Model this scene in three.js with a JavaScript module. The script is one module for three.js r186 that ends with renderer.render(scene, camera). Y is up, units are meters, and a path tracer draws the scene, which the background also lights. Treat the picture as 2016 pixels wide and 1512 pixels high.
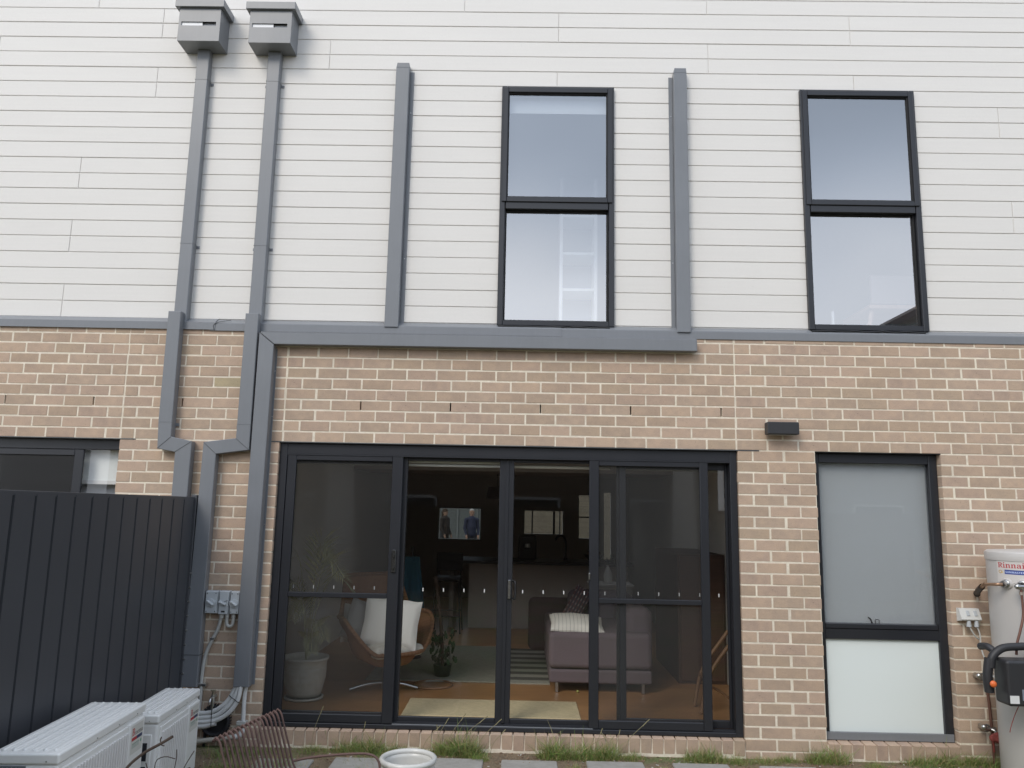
import * as THREE from 'three';
import { RoundedBoxGeometry } from 'three/addons/geometries/RoundedBoxGeometry.js';
import { ConvexGeometry } from 'three/addons/geometries/ConvexGeometry.js';
import { MarchingCubes } from 'three/addons/objects/MarchingCubes.js';
import { mergeGeometries, mergeVertices } from 'three/addons/utils/BufferGeometryUtils.js';

// ---------------------------------------------------------------- camera, sky, sun, exposure
const scene = new THREE.Scene();
const camera = new THREE.PerspectiveCamera(52.572, 1024 / 768, 0.05, 400);
camera.position.set(1.8997, 1.6571, 6.166);
camera.rotation.set(0.15942, 0.01472, 0.02006, 'YXZ');
const renderer = new THREE.WebGLRenderer({ antialias: true });
renderer.toneMapping = THREE.LinearToneMapping;
renderer.toneMappingExposure = 1.02;
renderer.shadowMap.enabled = true;

let seedState = 7;
function rnd() { seedState = (seedState * 1664525 + 1013904223) >>> 0; return seedState / 4294967296; }
const rr = (a, b) => a + (b - a) * rnd();
function hash(x, y, s) { let h = (x * 374761393 + y * 668265263 + s * 1442695041) | 0; h = Math.imul(h ^ (h >>> 13), 1274126177); h ^= h >>> 16; return (h >>> 0) / 4294967296; }
function vnoise(x, y, per, s) {           // tileable value noise, per = lattice cells
  const xi = Math.floor(x), yi = Math.floor(y), fx = x - xi, fy = y - yi;
  const sx = fx * fx * (3 - 2 * fx), sy = fy * fy * (3 - 2 * fy), m = (a) => ((a % per) + per) % per;
  const a = hash(m(xi), m(yi), s), b = hash(m(xi + 1), m(yi), s), c = hash(m(xi), m(yi + 1), s), d = hash(m(xi + 1), m(yi + 1), s);
  return a + (b - a) * sx + (c - a) * sy + (a - b - c + d) * sx * sy;
}
function fbm(u, v, per, oct, s) { let r = 0, a = 0.5, t = 0; for (let i = 0; i < oct; i++) { r += a * vnoise(u * per, v * per, per, s + i); t += a; a *= 0.5; per *= 2; } return r / t; }
function sm(a, b, x) { const t = Math.min(1, Math.max(0, (x - a) / (b - a))); return t * t * (3 - 2 * t); }

{ // overcast sky: broad grey cloud, a little bluer between the thicker parts
  const W = 512, H = 256, d = new Float32Array(W * H * 4);
  for (let j = 0; j < H; j++) for (let i = 0; i < W; i++) {
    const v = (j + 0.5) / H, el = (v - 0.5) * Math.PI, u = (i + 0.5) / W;
    const s = Math.max(0, Math.sin(el));
    const c = fbm(u * 1.0, v * 0.9 + 0.13, 7, 6, 11);
    const cl = sm(0.3, 0.72, c);
    const deg = el * 180 / Math.PI, az = (u - 0.5) * 2 * Math.PI;      // az: direction (cos az, sin az) in x, z
    const L = 1.52 - 0.58 * sm(15, 27, deg) + 0.52 * sm(34, 75, deg);
    const k = (0.82 + 0.32 * cl) * L * (1 + 0.16 * Math.cos(az - 2.4) * Math.cos(el));
    const w = sm(0.85, 1.9, k);
    const o = (j * W + i) * 4;
    if (el < 0) { d[o] = 0.3; d[o + 1] = 0.3; d[o + 2] = 0.28; }
    else { d[o] = k * (0.80 + 0.13 * w); d[o + 1] = k * (0.935 + 0.045 * w); d[o + 2] = k * (1.16 - 0.09 * w); }
    d[o + 3] = 1;
  }
  const t = new THREE.DataTexture(d, W, H, THREE.RGBAFormat, THREE.FloatType);
  t.mapping = THREE.EquirectangularReflectionMapping; t.magFilter = THREE.LinearFilter; t.minFilter = THREE.LinearFilter; t.wrapS = THREE.RepeatWrapping; t.needsUpdate = true;
  scene.background = t; scene.environment = t;
}
const sun = new THREE.DirectionalLight(new THREE.Color().setRGB(1, 0.92, 0.81), 1.5);
sun.position.set(-8, 17, 17); sun.target.position.set(2, 1, 0);
sun.castShadow = true; sun.shadow.radius = 45; sun.shadow.mapSize.set(2048, 2048);
Object.assign(sun.shadow.camera, { left: -14, right: 14, top: 14, bottom: -14, near: 1, far: 60 });
scene.add(sun, sun.target);

// ---------------------------------------------------------------- helpers
const used = new Map();
function numbered(n) { const k = used.get(n) || 0; used.set(n, k + 1); return k ? `${n}_${String(k).padStart(3, '0')}` : n; }
function shadow(o) { o.castShadow = true; o.receiveShadow = true; return o; }
function uvBox(g, ou = 0, ov = 0) {          // uv in metres, by the direction each face points
  const p = g.attributes.position, n = g.attributes.normal, uv = new Float32Array(p.count * 2);
  for (let i = 0; i < p.count; i++) {
    const ax = Math.abs(n.getX(i)), ay = Math.abs(n.getY(i)), az = Math.abs(n.getZ(i));
    let u, v;
    if (az >= ax && az >= ay) { u = p.getX(i); v = p.getY(i); } else if (ax >= ay) { u = p.getZ(i); v = p.getY(i); } else { u = p.getX(i); v = p.getZ(i); }
    uv[2 * i] = u + ou; uv[2 * i + 1] = v + ov;
  }
  g.setAttribute('uv', new THREE.BufferAttribute(uv, 2)); return g;
}
function join(list) {
  const a = list.map((g) => { const h = g.index ? g.toNonIndexed() : g.clone(); for (const k of Object.keys(h.attributes)) if (!['position', 'normal', 'uv'].includes(k)) h.deleteAttribute(k); if (!h.attributes.uv) uvBox(h); return h; });
  return a.length === 1 ? a[0] : mergeGeometries(a, false);
}
function part(name, geo, m, parent) {
  const g = Array.isArray(geo) ? join(geo) : geo;
  const o = shadow(new THREE.Mesh(g, m)); o.name = name; parent.add(o); return o;
}
function thing(name, label, category, pos = [0, 0, 0], turn = 0, group) {
  const o = new THREE.Group(); o.name = numbered(name); o.position.set(...pos); o.rotation.y = turn; o.userData = { label, category }; if (group) o.userData.group = group; scene.add(o); return o;
}
function one(name, geo, m, label, category, group) { const o = part(numbered(name), geo, m, scene); o.userData = { label, category }; if (group) o.userData.group = group; return o; }
function sub(name, parent) { const o = new THREE.Group(); o.name = name; parent.add(o); return o; }
const boxCache = new Map();
function cbox(w, h, d, b = 0.003) {          // box with every edge chamfered, centred
  const key = [w, h, d, b].map((x) => x.toFixed(4)).join();
  if (boxCache.has(key)) return boxCache.get(key).clone();
  const X = w / 2, Y = h / 2, Z = d / 2, pts = [];
  b = Math.min(b, X * 0.6, Y * 0.6, Z * 0.6);
  for (const sx of [-1, 1]) for (const sy of [-1, 1]) for (const sz of [-1, 1]) pts.push(new THREE.Vector3(sx * (X - b), sy * (Y - b), sz * Z), new THREE.Vector3(sx * (X - b), sy * Y, sz * (Z - b)), new THREE.Vector3(sx * X, sy * (Y - b), sz * (Z - b)));
  const g = uvBox(new ConvexGeometry(pts)); boxCache.set(key, g); return g.clone();
}
function bx(x0, x1, y0, y1, z0, z1, b = 0.003) { const g = cbox(x1 - x0, y1 - y0, z1 - z0, b).translate((x0 + x1) / 2, (y0 + y1) / 2, (z0 + z1) / 2); return uvBox(g); }
function plain(x0, x1, y0, y1, z0, z1) { return uvBox(new THREE.BoxGeometry(x1 - x0, y1 - y0, z1 - z0).translate((x0 + x1) / 2, (y0 + y1) / 2, (z0 + z1) / 2)); }
function poly(pts, z0, z1, bevel = 0.003, holes = []) {
  const s = new THREE.Shape(pts.map((p) => new THREE.Vector2(...p)));
  for (const h of holes) s.holes.push(new THREE.Path(h.map((p) => new THREE.Vector2(...p))));
  const g = new THREE.ExtrudeGeometry(s, bevel ? { depth: z1 - z0 - 2 * bevel, bevelEnabled: true, bevelSize: bevel, bevelOffset: -bevel, bevelThickness: bevel, bevelSegments: 1 } : { depth: z1 - z0, bevelEnabled: false });
  g.translate(0, 0, z0 + (bevel || 0)); return uvBox(g);
}
const rect = (x0, x1, y0, y1) => [[x0, y0], [x1, y0], [x1, y1], [x0, y1]];
function tube(pts, r, seg = 24, rs = 8, closed = false) { const c = new THREE.CatmullRomCurve3(pts.map((p) => new THREE.Vector3(...p)), closed, 'centripetal'); return new THREE.TubeGeometry(c, seg, r, rs, closed); }
function cyl(r0, r1, h, x, y, z, seg = 20, axis = 'y') { const g = new THREE.CylinderGeometry(r1, r0, h, seg); if (axis === 'z') g.rotateX(Math.PI / 2); if (axis === 'x') g.rotateZ(Math.PI / 2); return g.translate(x, y, z); }
function lathe(pts, seg = 40) { return new THREE.LatheGeometry(pts.map((p) => new THREE.Vector2(...p)), seg); }
function pane(x0, x1, y0, y1, z) { return new THREE.PlaneGeometry(x1 - x0, y1 - y0).translate((x0 + x1) / 2, (y0 + y1) / 2, z); }
function frameBars(x0, x1, y0, y1, z0, z1, w, b = 0.004) { // four mitred-looking bars butted end to end
  const [l, r, bo, t] = Array.isArray(w) ? w : [w, w, w, w];
  return [bx(x0, x0 + l, y0, y1, z0, z1, b), bx(x1 - r, x1, y0, y1, z0, z1, b), bx(x0 + l, x1 - r, y0, y0 + bo, z0, z1 - 0.002, b), bx(x0 + l, x1 - r, y1 - t, y1, z0, z1 - 0.002, b)];
}
function rounded(w, h, d, r, seg = 4) { return new RoundedBoxGeometry(w, h, d, seg, r); }

// ---------------------------------------------------------------- textures and materials
function tex(n, f, rep = 1, srgb = false) {
  const d = new Uint8Array(n * n * 4);
  for (let j = 0; j < n; j++) for (let i = 0; i < n; i++) { const c = f((i + 0.5) / n, (j + 0.5) / n), o = (j * n + i) * 4; for (let k = 0; k < 3; k++) d[o + k] = Math.max(0, Math.min(255, 255 * (Array.isArray(c) ? c[k] : c))); d[o + 3] = 255; }
  const t = new THREE.DataTexture(d, n, n); t.wrapS = t.wrapT = THREE.RepeatWrapping; t.magFilter = THREE.LinearFilter; t.minFilter = THREE.LinearMipmapLinearFilter; t.generateMipmaps = true; t.repeat.set(rep, rep); if (srgb) t.colorSpace = THREE.SRGBColorSpace; t.needsUpdate = true; return t;
}
function M(r, g, b, rough, extra = {}) { const { metal = 0, phys, ...e } = extra; const m = phys ? new THREE.MeshPhysicalMaterial(e) : new THREE.MeshStandardMaterial(e); m.color.setRGB(r, g, b); m.roughness = rough; m.metalness = metal; return m; }
const brickTint = tex(1024, (u, v) => {
  const n = fbm(u, v, 16, 4, 3), f = vnoise(u * 256, v * 256, 256, 5), big = fbm(u, v, 4, 3, 9);
  let c = 0.86 + 0.16 * (n - 0.5) + 0.10 * (f - 0.5) + 0.10 * (big - 0.5);
  const sp = vnoise(u * 170, v * 170, 170, 21); if (sp > 0.93) c *= 0.72; if (sp < 0.045) c *= 1.1;
  const sc = vnoise(u * 24, v * 260, 260, 31); c -= 0.05 * sm(0.78, 0.95, sc);
  return [c * (1 + 0.03 * (n - 0.5)), c, c * (1 - 0.06 * (n - 0.5))];
}, 1.4);
const brickBump = tex(1024, (u, v) => 0.5 + 0.5 * (0.5 * vnoise(u * 300, v * 220, 220, 41) + 0.5 * fbm(u, v, 40, 3, 43) - 0.5) - 0.25 * sm(0.92, 0.97, vnoise(u * 90, v * 90, 90, 45)), 1.4);
const mortarTint = tex(512, (u, v) => { const n = fbm(u, v, 32, 4, 61), b = fbm(u, v, 5, 3, 63); const c = 0.84 + 0.2 * (n - 0.5) + 0.18 * (b - 0.5); return [c, c * (0.985 + 0.02 * b), c * (0.95 + 0.06 * n)]; }, 1.1);
const grainBump = tex(512, (u, v) => fbm(u, v, 64, 3, 71), 2);
const paintTint = tex(512, (u, v) => { const b = fbm(u, v, 4, 4, 81), n = vnoise(u * 128, v * 128, 128, 83); const c = 0.955 + 0.055 * (b - 0.5) + 0.02 * (n - 0.5); return c; }, 0.37);
const boardTint = tex(1024, (u, v) => { const b = fbm(u, v, 3, 4, 85), st = vnoise(u * 6, v * 190, 190, 87), n = vnoise(u * 200, v * 200, 200, 89), sp = vnoise(u * 120, v * 120, 120, 99); let c = 0.955 + 0.05 * (b - 0.5) + 0.018 * (st - 0.5) + 0.015 * (n - 0.5); if (sp > 0.985) c -= 0.06; return c; }, 0.43);
const metalTint = tex(512, (u, v) => { const b = fbm(u, v, 6, 4, 91), st = vnoise(u * 90, v * 7, 90, 93); let c = 0.93 + 0.09 * (b - 0.5) + 0.03 * (st - 0.5); const d = vnoise(u * 70, v * 70, 70, 95); if (d > 0.985) c += 0.05; return c; }, 0.9);
const dustRough = tex(512, (u, v) => 0.85 + 0.16 * (fbm(u, v, 8, 4, 97) - 0.5), 0.7);

const mBrick = M(1, 1, 1, 0.93, { map: brickTint, bumpMap: brickBump, bumpScale: 0.0022, vertexColors: true });
const mMortar = M(0.90, 0.81, 0.67, 0.95, { map: mortarTint, bumpMap: grainBump, bumpScale: 0.002 });
const mBoard = M(0.795, 0.768, 0.728, 0.62, { map: boardTint, bumpMap: grainBump, bumpScale: 0.0002 });
const mGrey = M(0.212, 0.222, 0.238, 0.38, { map: metalTint, roughnessMap: dustRough });
const mGreyDark = M(0.085, 0.09, 0.096, 0.5, { map: metalTint });
const mFrame = M(0.024, 0.0255, 0.031, 0.4, { map: metalTint, roughnessMap: dustRough });
const mBlack = M(0.016, 0.016, 0.017, 0.5, { map: metalTint });
const mFence = M(0.072, 0.075, 0.083, 0.46, { map: metalTint, roughnessMap: dustRough });
const mWhite = M(0.72, 0.72, 0.70, 0.5, { map: paintTint });
const mAc = M(0.86, 0.855, 0.825, 0.45, { map: paintTint, roughnessMap: dustRough });
const mAcFin = M(0.76, 0.74, 0.72, 0.5, { map: paintTint });
const mPlaster = M(0.80, 0.78, 0.74, 0.9, { map: paintTint });
const mSteel = M(0.55, 0.55, 0.54, 0.28, { metal: 1, map: metalTint });
const mCopper = M(0.20, 0.10, 0.075, 0.5, { metal: 0.5, map: metalTint });
const mGlass = new THREE.MeshPhysicalMaterial({ transmission: 1, thickness: 0, roughness: 0, ior: 1.55, color: 0xffffff });
const mGlassDoor = new THREE.MeshPhysicalMaterial({ transmission: 1, thickness: 0, roughness: 0, ior: 1.5 }); mGlassDoor.color.setRGB(0.99, 1, 0.995);
const mGlassUp = new THREE.MeshPhysicalMaterial({ transmission: 1, thickness: 0, roughness: 0, ior: 3.9 }); mGlassUp.color.setRGB(0.80, 0.84, 0.88);
const mScreen = M(0.052, 0.052, 0.051, 0.8, { transparent: true, opacity: 0.33, side: THREE.DoubleSide });
const mScreenUp = M(0.05, 0.053, 0.06, 0.8, { transparent: true, opacity: 0.62, side: THREE.DoubleSide });
const woodTint = tex(1024, (u, v) => { const g = vnoise(u * 7, v * 160, 160, 101), w = fbm(u, v, 6, 4, 103), k = Math.floor(v * 9), t = hash(k, 0, 7); const c = 0.82 + 0.16 * (g - 0.5) + 0.16 * (w - 0.5) + 0.1 * (t - 0.5); return [c, c * 0.97, c * 0.93]; }, 0.9);
const mFloorWood = M(0.47, 0.255, 0.115, 0.33, { map: woodTint });
const mTimber = M(0.30, 0.17, 0.09, 0.5, { map: woodTint });

// ---------------------------------------------------------------- the townhouse
const GY = -0.14;                       // ground level; 0 is the door sill
const house = thing('townhouse', 'two-storey townhouse, tan brick below and white boards above', 'house');
const C = 0.086;                        // brick course
const DOOR = { x0: -0.035, x1: 3.6, y0: 0, y1: 25 * C }, RW = { x0: 4.212, x1: 5.19, y0: 0, y1: 25 * C }, LW = { x0: -3.3, x1: -1.314, y0: 12 * C, y1: 25 * C };
const HX0 = -3.3, HX1 = 6.7, WALLTOP = 3.06;
const joints = [-0.014, 3.592, -1.315];  // vertical movement joints above the lintels
const weeps = [-2.28, -1.56, -0.84, 0.6, 1.32, 2.04, 2.76, 3.48, 4.21, 4.93, 5.65];
const wall = sub('brick_wall', house);
{
  const e = 0.004, open = (o, top = true) => rect(o.x0 - e, o.x1 + e, o.y0 - 0.2, o.y1 + (top ? e : 0));
  const holes = [open(RW), rect(LW.x0 + 0.2, LW.x1 + e, LW.y0, LW.y1 + e), open(DOOR)];
  for (const w of weeps) holes.push(rect(w - 0.006, w + 0.006, 28 * C + 0.008, 29 * C - 0.008));
  for (const w of [3.92, 5.43]) holes.push(rect(w - 0.006, w + 0.006, -0.083, -0.006));
  part('mortar', poly(rect(HX0, HX1, -0.32, WALLTOP), -0.1, -0.0022, 0, holes), mMortar, wall);
}
const toneList = [];
for (let i = 0; i < 12; i++) { const t = 0.93 + 0.16 * hash(i, 1, 3), y = hash(i, 2, 3), p = hash(i, 4, 3); toneList.push([0.54 * t * (1 + 0.03 * (p - 0.5)), 0.403 * t * (1 + 0.015 * (y - 0.5)), 0.302 * t * (1 - 0.04 * (y - 0.4))]); }
const brickCache = new Map();
function brickGeo(w, h, d, v) {
  const key = w.toFixed(3) + h.toFixed(3) + d.toFixed(3) + v; if (brickCache.has(key)) return brickCache.get(key);
  const g = uvBox(cbox(w, h, d, 0.0028), hash(v, 7, 1) * 3, hash(v, 8, 1) * 3), t = toneList[v % toneList.length], n = g.attributes.position.count, c = new Float32Array(n * 3);
  for (let i = 0; i < n; i++) c.set(t, 3 * i);
  g.setAttribute('color', new THREE.BufferAttribute(c, 3)); brickCache.set(key, g); return g;
}
function stained(g) { const h = g.clone(), c = h.attributes.color; for (let i = 0; i < c.count; i++) c.setXYZ(i, 0.50, 0.41, 0.265); return h; }     // lichen-yellow brick between the downpipes
const brickList = [];
function addBrick(xa, xb, ya, yb, za, zb, tilt = 0) {
  const dist2 = (xa - 1.9) ** 2 + (ya - 1.657) ** 2 + 6.166 ** 2, vis = Math.max(0, Math.min(xb, 6) - Math.max(xa, -2.45));
  const hid = (xa < -0.65 && ya < 1.6) || (xa > 5.4 && ya < 1.4);
  brickList.push({ xa, xb, ya, yb, za, zb, tilt, area: hid ? 0 : vis * (yb - ya) / dist2 * 6.166 / Math.sqrt(dist2) });
}
for (let c = -3; c < 36; c++) {
  const y0 = c * C, y1 = y0 + C, ym = (y0 + y1) / 2; if (y0 > WALLTOP - 0.02) continue;
  let spans = [[HX0, HX1]];
  const cut = (a, b) => { spans = spans.flatMap(([s, t]) => (b <= s || a >= t ? [[s, t]] : [[s, a], [b, t]].filter(([m, n]) => n - m > 0.02))); };
  for (const o of [DOOR, RW, LW]) if (ym < o.y1 && (o === LW ? ym > o.y0 : c >= (o === DOOR ? -2 : -2))) cut(o.x0, o.x1);
  if (c >= 25) for (const j of joints) cut(j - 0.0045, j + 0.0045);
  const off = (((c % 2) + 2) % 2) === 0 ? 0.12 : 0;
  for (const [s, t] of spans) {
    const heads = []; let k = Math.ceil((s - off) / 0.24) * 0.24 + off;
    for (; k < t - 1e-6; k += 0.24) if (k - s > 0.035 && t - k > 0.035) heads.push(k);
    const ends = [s, ...heads, t];
    for (let i = 0; i + 1 < ends.length; i++) {
      const a = ends[i] + (i ? rr(0.0048, 0.0074) : 0), b = ends[i + 1] - (i + 2 < ends.length ? rr(0.0048, 0.0074) : 0);
      if (b - a < 0.02) continue;
      const full = b - a > 0.222, jz = rr(-0.0016, 0.0012), jy = rr(-0.0012, 0.0012), L = full ? 0.2295 : Math.round((b - a) * 100) / 100;
      const m = (a + b) / 2, top = Math.min(y1 - 0.0054, WALLTOP);
      addBrick(m - L / 2, m + L / 2, y0 + 0.005 + jy, top + jy, -0.11 + jz, jz);
    }
  }
}
for (const [x0, x1, yt] of [[DOOR.x0, DOOR.x1, -0.004], [RW.x0, RW.x1, -0.012]]) {       // bricks on edge under the door and the window
  const n = Math.round((x1 - x0) / 0.0865), s = (x1 - x0) / n;
  for (let i = 0; i < n; i++) addBrick(x0 + i * s + 0.0045, x0 + (i + 1) * s - 0.0045, yt - 0.113 + rr(-0.001, 0.001), yt, -0.1 + 0.012, 0.014 + rr(-0.002, 0.002), 0.1);
}
{
  const order = [...brickList].sort((a, b) => b.area - a.area), single = new Set(order.slice(0, 298)), rest = [];
  brickList.forEach((b, i) => {
    const w = b.xb - b.xa, h = b.yb - b.ya, d = b.zb - b.za, v = Math.floor(rnd() * 24);
    const g = brickGeo(Math.round(w * 1000) / 1000, Math.round(h * 500) / 500, Math.round(d * 200) / 200, v);
    const stain = Math.abs((b.xa + b.xb) / 2 + 0.36) < 0.12 && Math.abs((b.ya + b.yb) / 2 - 2.625) < 0.04;
    const m = new THREE.Mesh(stain ? stained(g) : g, mBrick); m.position.set((b.xa + b.xb) / 2, (b.ya + b.yb) / 2, (b.za + b.zb) / 2); m.rotation.set(b.tilt, rr(-0.003, 0.003), rr(-0.004, 0.004)); m.updateMatrix();
    if (single.has(b)) { m.name = 'brick'; wall.add(shadow(m)); } else { const q = m.geometry.index ? m.geometry.toNonIndexed() : m.geometry.clone(); rest.push(q.applyMatrix4(m.matrix)); }
  });
  const s = part('further_brick', mergeGeometries(rest, false), mBrick, wall); s.userData.kind = 'stuff';
  part('sill_mortar', [poly(rect(DOOR.x0, DOOR.x1, -0.3, -0.02), -0.1, 0.0075, 0), poly(rect(RW.x0, RW.x1, -0.3, -0.028), -0.1, 0.0075, 0)], mMortar, wall);
}
part('lintel', bx(-0.15, 3.77, 25 * C - 0.004, 25 * C + 0.004, -0.11, 0.003, 0.001), mGreyDark, house);
part('lintel', bx(-3.3, -1.19, 25 * C - 0.004, 25 * C + 0.004, -0.11, 0.003, 0.001), mGreyDark, house);
part('lintel', bx(4.205, 5.2, 25 * C - 0.003, 25 * C + 0.003, -0.11, -0.004, 0.001), mBlack, house);

// white board cladding
const B0 = 3.152, BH = 0.1403, ZC = -0.05;
const W1 = { x0: 1.675, x1: 2.633, y0: 3.137, y1: 5.243, yt: 4.15 }, W2 = { x0: 4.217, x1: 5.183, y0: 3.142, y1: 5.246, yt: 4.16 };
const clad = sub('board_wall', house);
part('backing', poly(rect(HX0, HX1, 3.0, 6.5), -0.17, ZC - 0.0072, 0, [rect(W1.x0 + 0.01, W1.x1 - 0.01, W1.y0 + 0.01, W1.y1 - 0.01), rect(W2.x0 + 0.01, W2.x1 - 0.01, W2.y0 + 0.01, W2.y1 - 0.01)]), mBoard, clad);
{
  const vj = [[-1.913, 20], [-1.913, 8], [-1.325, 18], [-2.755, 16], [-1.33, 14], [-1.932, 4], [-1.937, 0], [1.326, 20], [2.154, 18], [2.146, 14], [3.446, 20], [4.681, 18], [3.449, 16], [4.692, 14], [0.164, 16], [5.9, 12], [5.95, 6], [-2.8, 10], [6.1, 0]];
  for (let r = 0; r < 23; r++) {
    const y0 = B0 + r * BH + 0.0032, y1 = B0 + (r + 1) * BH - 0.0032;
    const cuts = vj.filter(([, q]) => q === r - (r % 2)).map(([x]) => [x - 0.0018, x + 0.0018]);
    if (r < 15) { cuts.push([W1.x0, W1.x1], [W2.x0, W2.x1]); }
    let spans = [[HX0, HX1]];
    for (const [a, b] of cuts) spans = spans.flatMap(([s, t]) => (b <= s || a >= t ? [[s, t]] : [[s, a], [b, t]].filter(([m, n]) => n - m > 0.01)));
    for (const [s, t] of spans) {
      const g = uvBox(cbox(t - s, y1 - y0, 0.008, 0.0032).translate((s + t) / 2, (y0 + y1) / 2, ZC - 0.0042), r * 0.37 + s * 0.11, r * 0.61);
      const o = part('cladding_board', g, mBoard, clad); o.position.y = rr(-0.0008, 0.0008); o.position.z = rr(-0.0008, 0.0008);
    }
  }
}
function profX(pts, x0, x1) { const s = new THREE.Shape(pts.map(([z, y]) => new THREE.Vector2(-z, y))); const g = new THREE.ExtrudeGeometry(s, { depth: x1 - x0, bevelEnabled: false }); g.rotateY(Math.PI / 2).translate(x0, 0, 0); return uvBox(g); }
const fl = (d) => [[-0.06, 3.149 + d], [-0.045, 3.149 + d], [0.006, 3.114 + d], [0.0125 + d, 3.106 + d], [0.0125 + d, 3.046 + d], [0.007 + d, 3.046 + d], [0.006, 3.104 + d], [-0.06, 3.138 + d]];
part('flashing', profX(fl(0.005), HX0, -0.62), mGrey, house);
part('flashing', profX(fl(0), -0.66, 2.2), mGrey, house).scale.set(1, 0.9995, 1.02);
part('flashing', profX(fl(-0.004), 2.2, HX1), mGrey, house);
part('flashing_seam', tube([[-0.50, 3.135, 0.0], [-0.56, 3.122, 0.011], [-0.60, 3.112, 0.016], [-0.63, 3.09, 0.018], [-0.625, 3.05, 0.018]], 0.003, 14, 5), mGreyDark, house);

// upper windows: awning sash over a fixed pane
const mGasket = M(0.012, 0.012, 0.013, 0.7);
function upperWindow(o, label, blind) {
  const w = sub('window', house); w.userData.label = label;
  const { x0, x1, y0, y1, yt } = o, z1 = -0.018, z0 = -0.11;
  part('frame', frameBars(x0, x1, y0, y1, z0, z1, [0.044, 0.044, 0.045, 0.05]), mFrame, w);
  part('transom', bx(x0 + 0.05, x1 - 0.05, yt - 0.012, yt + 0.055, z0, z1 - 0.003), mFrame, w);
  part('sash', frameBars(x0 + 0.016, x1 - 0.016, yt + 0.046, y1 - 0.016, z1 - 0.012, z1 + 0.012, [0.04, 0.04, 0.044, 0.044]), mFrame, w);
  part('glazing_bead', [...frameBars(x0 + 0.054, x1 - 0.054, yt + 0.088, y1 - 0.058, -0.05, z1 - 0.004, 0.012, 0.002), ...frameBars(x0 + 0.046, x1 - 0.046, y0 + 0.043, yt - 0.01, -0.085, -0.06, 0.014, 0.002)], mGasket, w);
  part('pane', pane(x0 + 0.05, x1 - 0.05, yt + 0.08, y1 - 0.05, -0.038), mGlassUp, w);
  part('pane', pane(x0 + 0.04, x1 - 0.04, y0 + 0.04, yt - 0.005, -0.078), mGlassUp, w);
  part('insect_screen', pane(x0 + 0.04, x1 - 0.04, yt + 0.05, y1 - 0.045, -0.105), mScreenUp, w);
  const pts = []; for (let i = 0; i <= 24; i++) pts.push([x0 + 0.01 + (x1 - x0 - 0.05) * i / 24, y0 - 0.012 + 0.006 * Math.sin(i * 1.1 + x0) * hash(i, 3, 5), -0.012 + 0.004 * hash(i, 1, 2)]);
  part('sill_seal', tube(pts, 0.0085, 48, 6), mBlack, w);
  if (blind) part('roller_blind', bx(x0 + 0.05, x1 - 0.05, y1 - 0.21, y1 - 0.052, -0.102, -0.097, 0.001), mWhite, w);
}
upperWindow(W1, 'tall upper window between the two grey ducts', true);
upperWindow(W2, 'tall upper window above the frosted window', false);

// frosted window beside the sliding door
const mBlindPale = M(0.84, 0.87, 0.85, 0.8, { map: paintTint });
const mFrost = new THREE.MeshPhysicalMaterial({ transmission: 0.1, thickness: 0, roughness: 0.5, ior: 1.5 }); mFrost.color.setRGB(0.86, 0.92, 0.90);
{
  const w = sub('window', house); w.userData.label = 'tall ground floor window with pale blind, beside the sliding door';
  const { x0, x1 } = RW, y0 = -0.025, y1 = 2.146, z0 = -0.135, z1 = -0.062;
  part('frame', frameBars(x0, x1, y0, y1, z0, z1, [0.045, 0.066, 0.07, 0.075]), mFrame, w);
  part('transom', bx(x0 + 0.045, x1 - 0.066, 0.722, 0.80, z0, z1 - 0.003), mFrame, w);
  part('sash_rail', bx(x0 + 0.045, x1 - 0.072, 0.803, 0.838, z0 + 0.01, z1 + 0.004), mFrame, w);
  part('sill_flange', bx(x0 + 0.01, x1 - 0.01, y0 + 0.02, y0 + 0.075, z1, z1 + 0.012, 0.002), mGrey, w);
  part('pane', pane(x0 + 0.04, x1 - 0.06, 0.83, 2.08, -0.09), mGlass, w);
  part('pane', pane(x0 + 0.04, x1 - 0.06, 0.04, 0.725, -0.09), mFrost, w);
  part('insect_screen', pane(x0 + 0.04, x1 - 0.06, 0.83, 2.08, -0.115), M(0.245, 0.27, 0.30, 0.8, { transparent: true, opacity: 0.5, side: THREE.DoubleSide }), w);
  part('window_latch', [tube([[4.63, 0.84, -0.095], [4.615, 0.875, -0.095], [4.60, 0.883, -0.095]], 0.006, 8, 6), tube([[4.655, 0.838, -0.095], [4.655, 0.866, -0.095], [4.683, 0.866, -0.095], [4.683, 0.838, -0.095]], 0.003, 12, 5)], mBlack, w);
  part('roller_blind', plain(x0 + 0.02, x1 - 0.02, 0.0, 2.12, -0.150, -0.145), mBlindPale, w);
}
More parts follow.
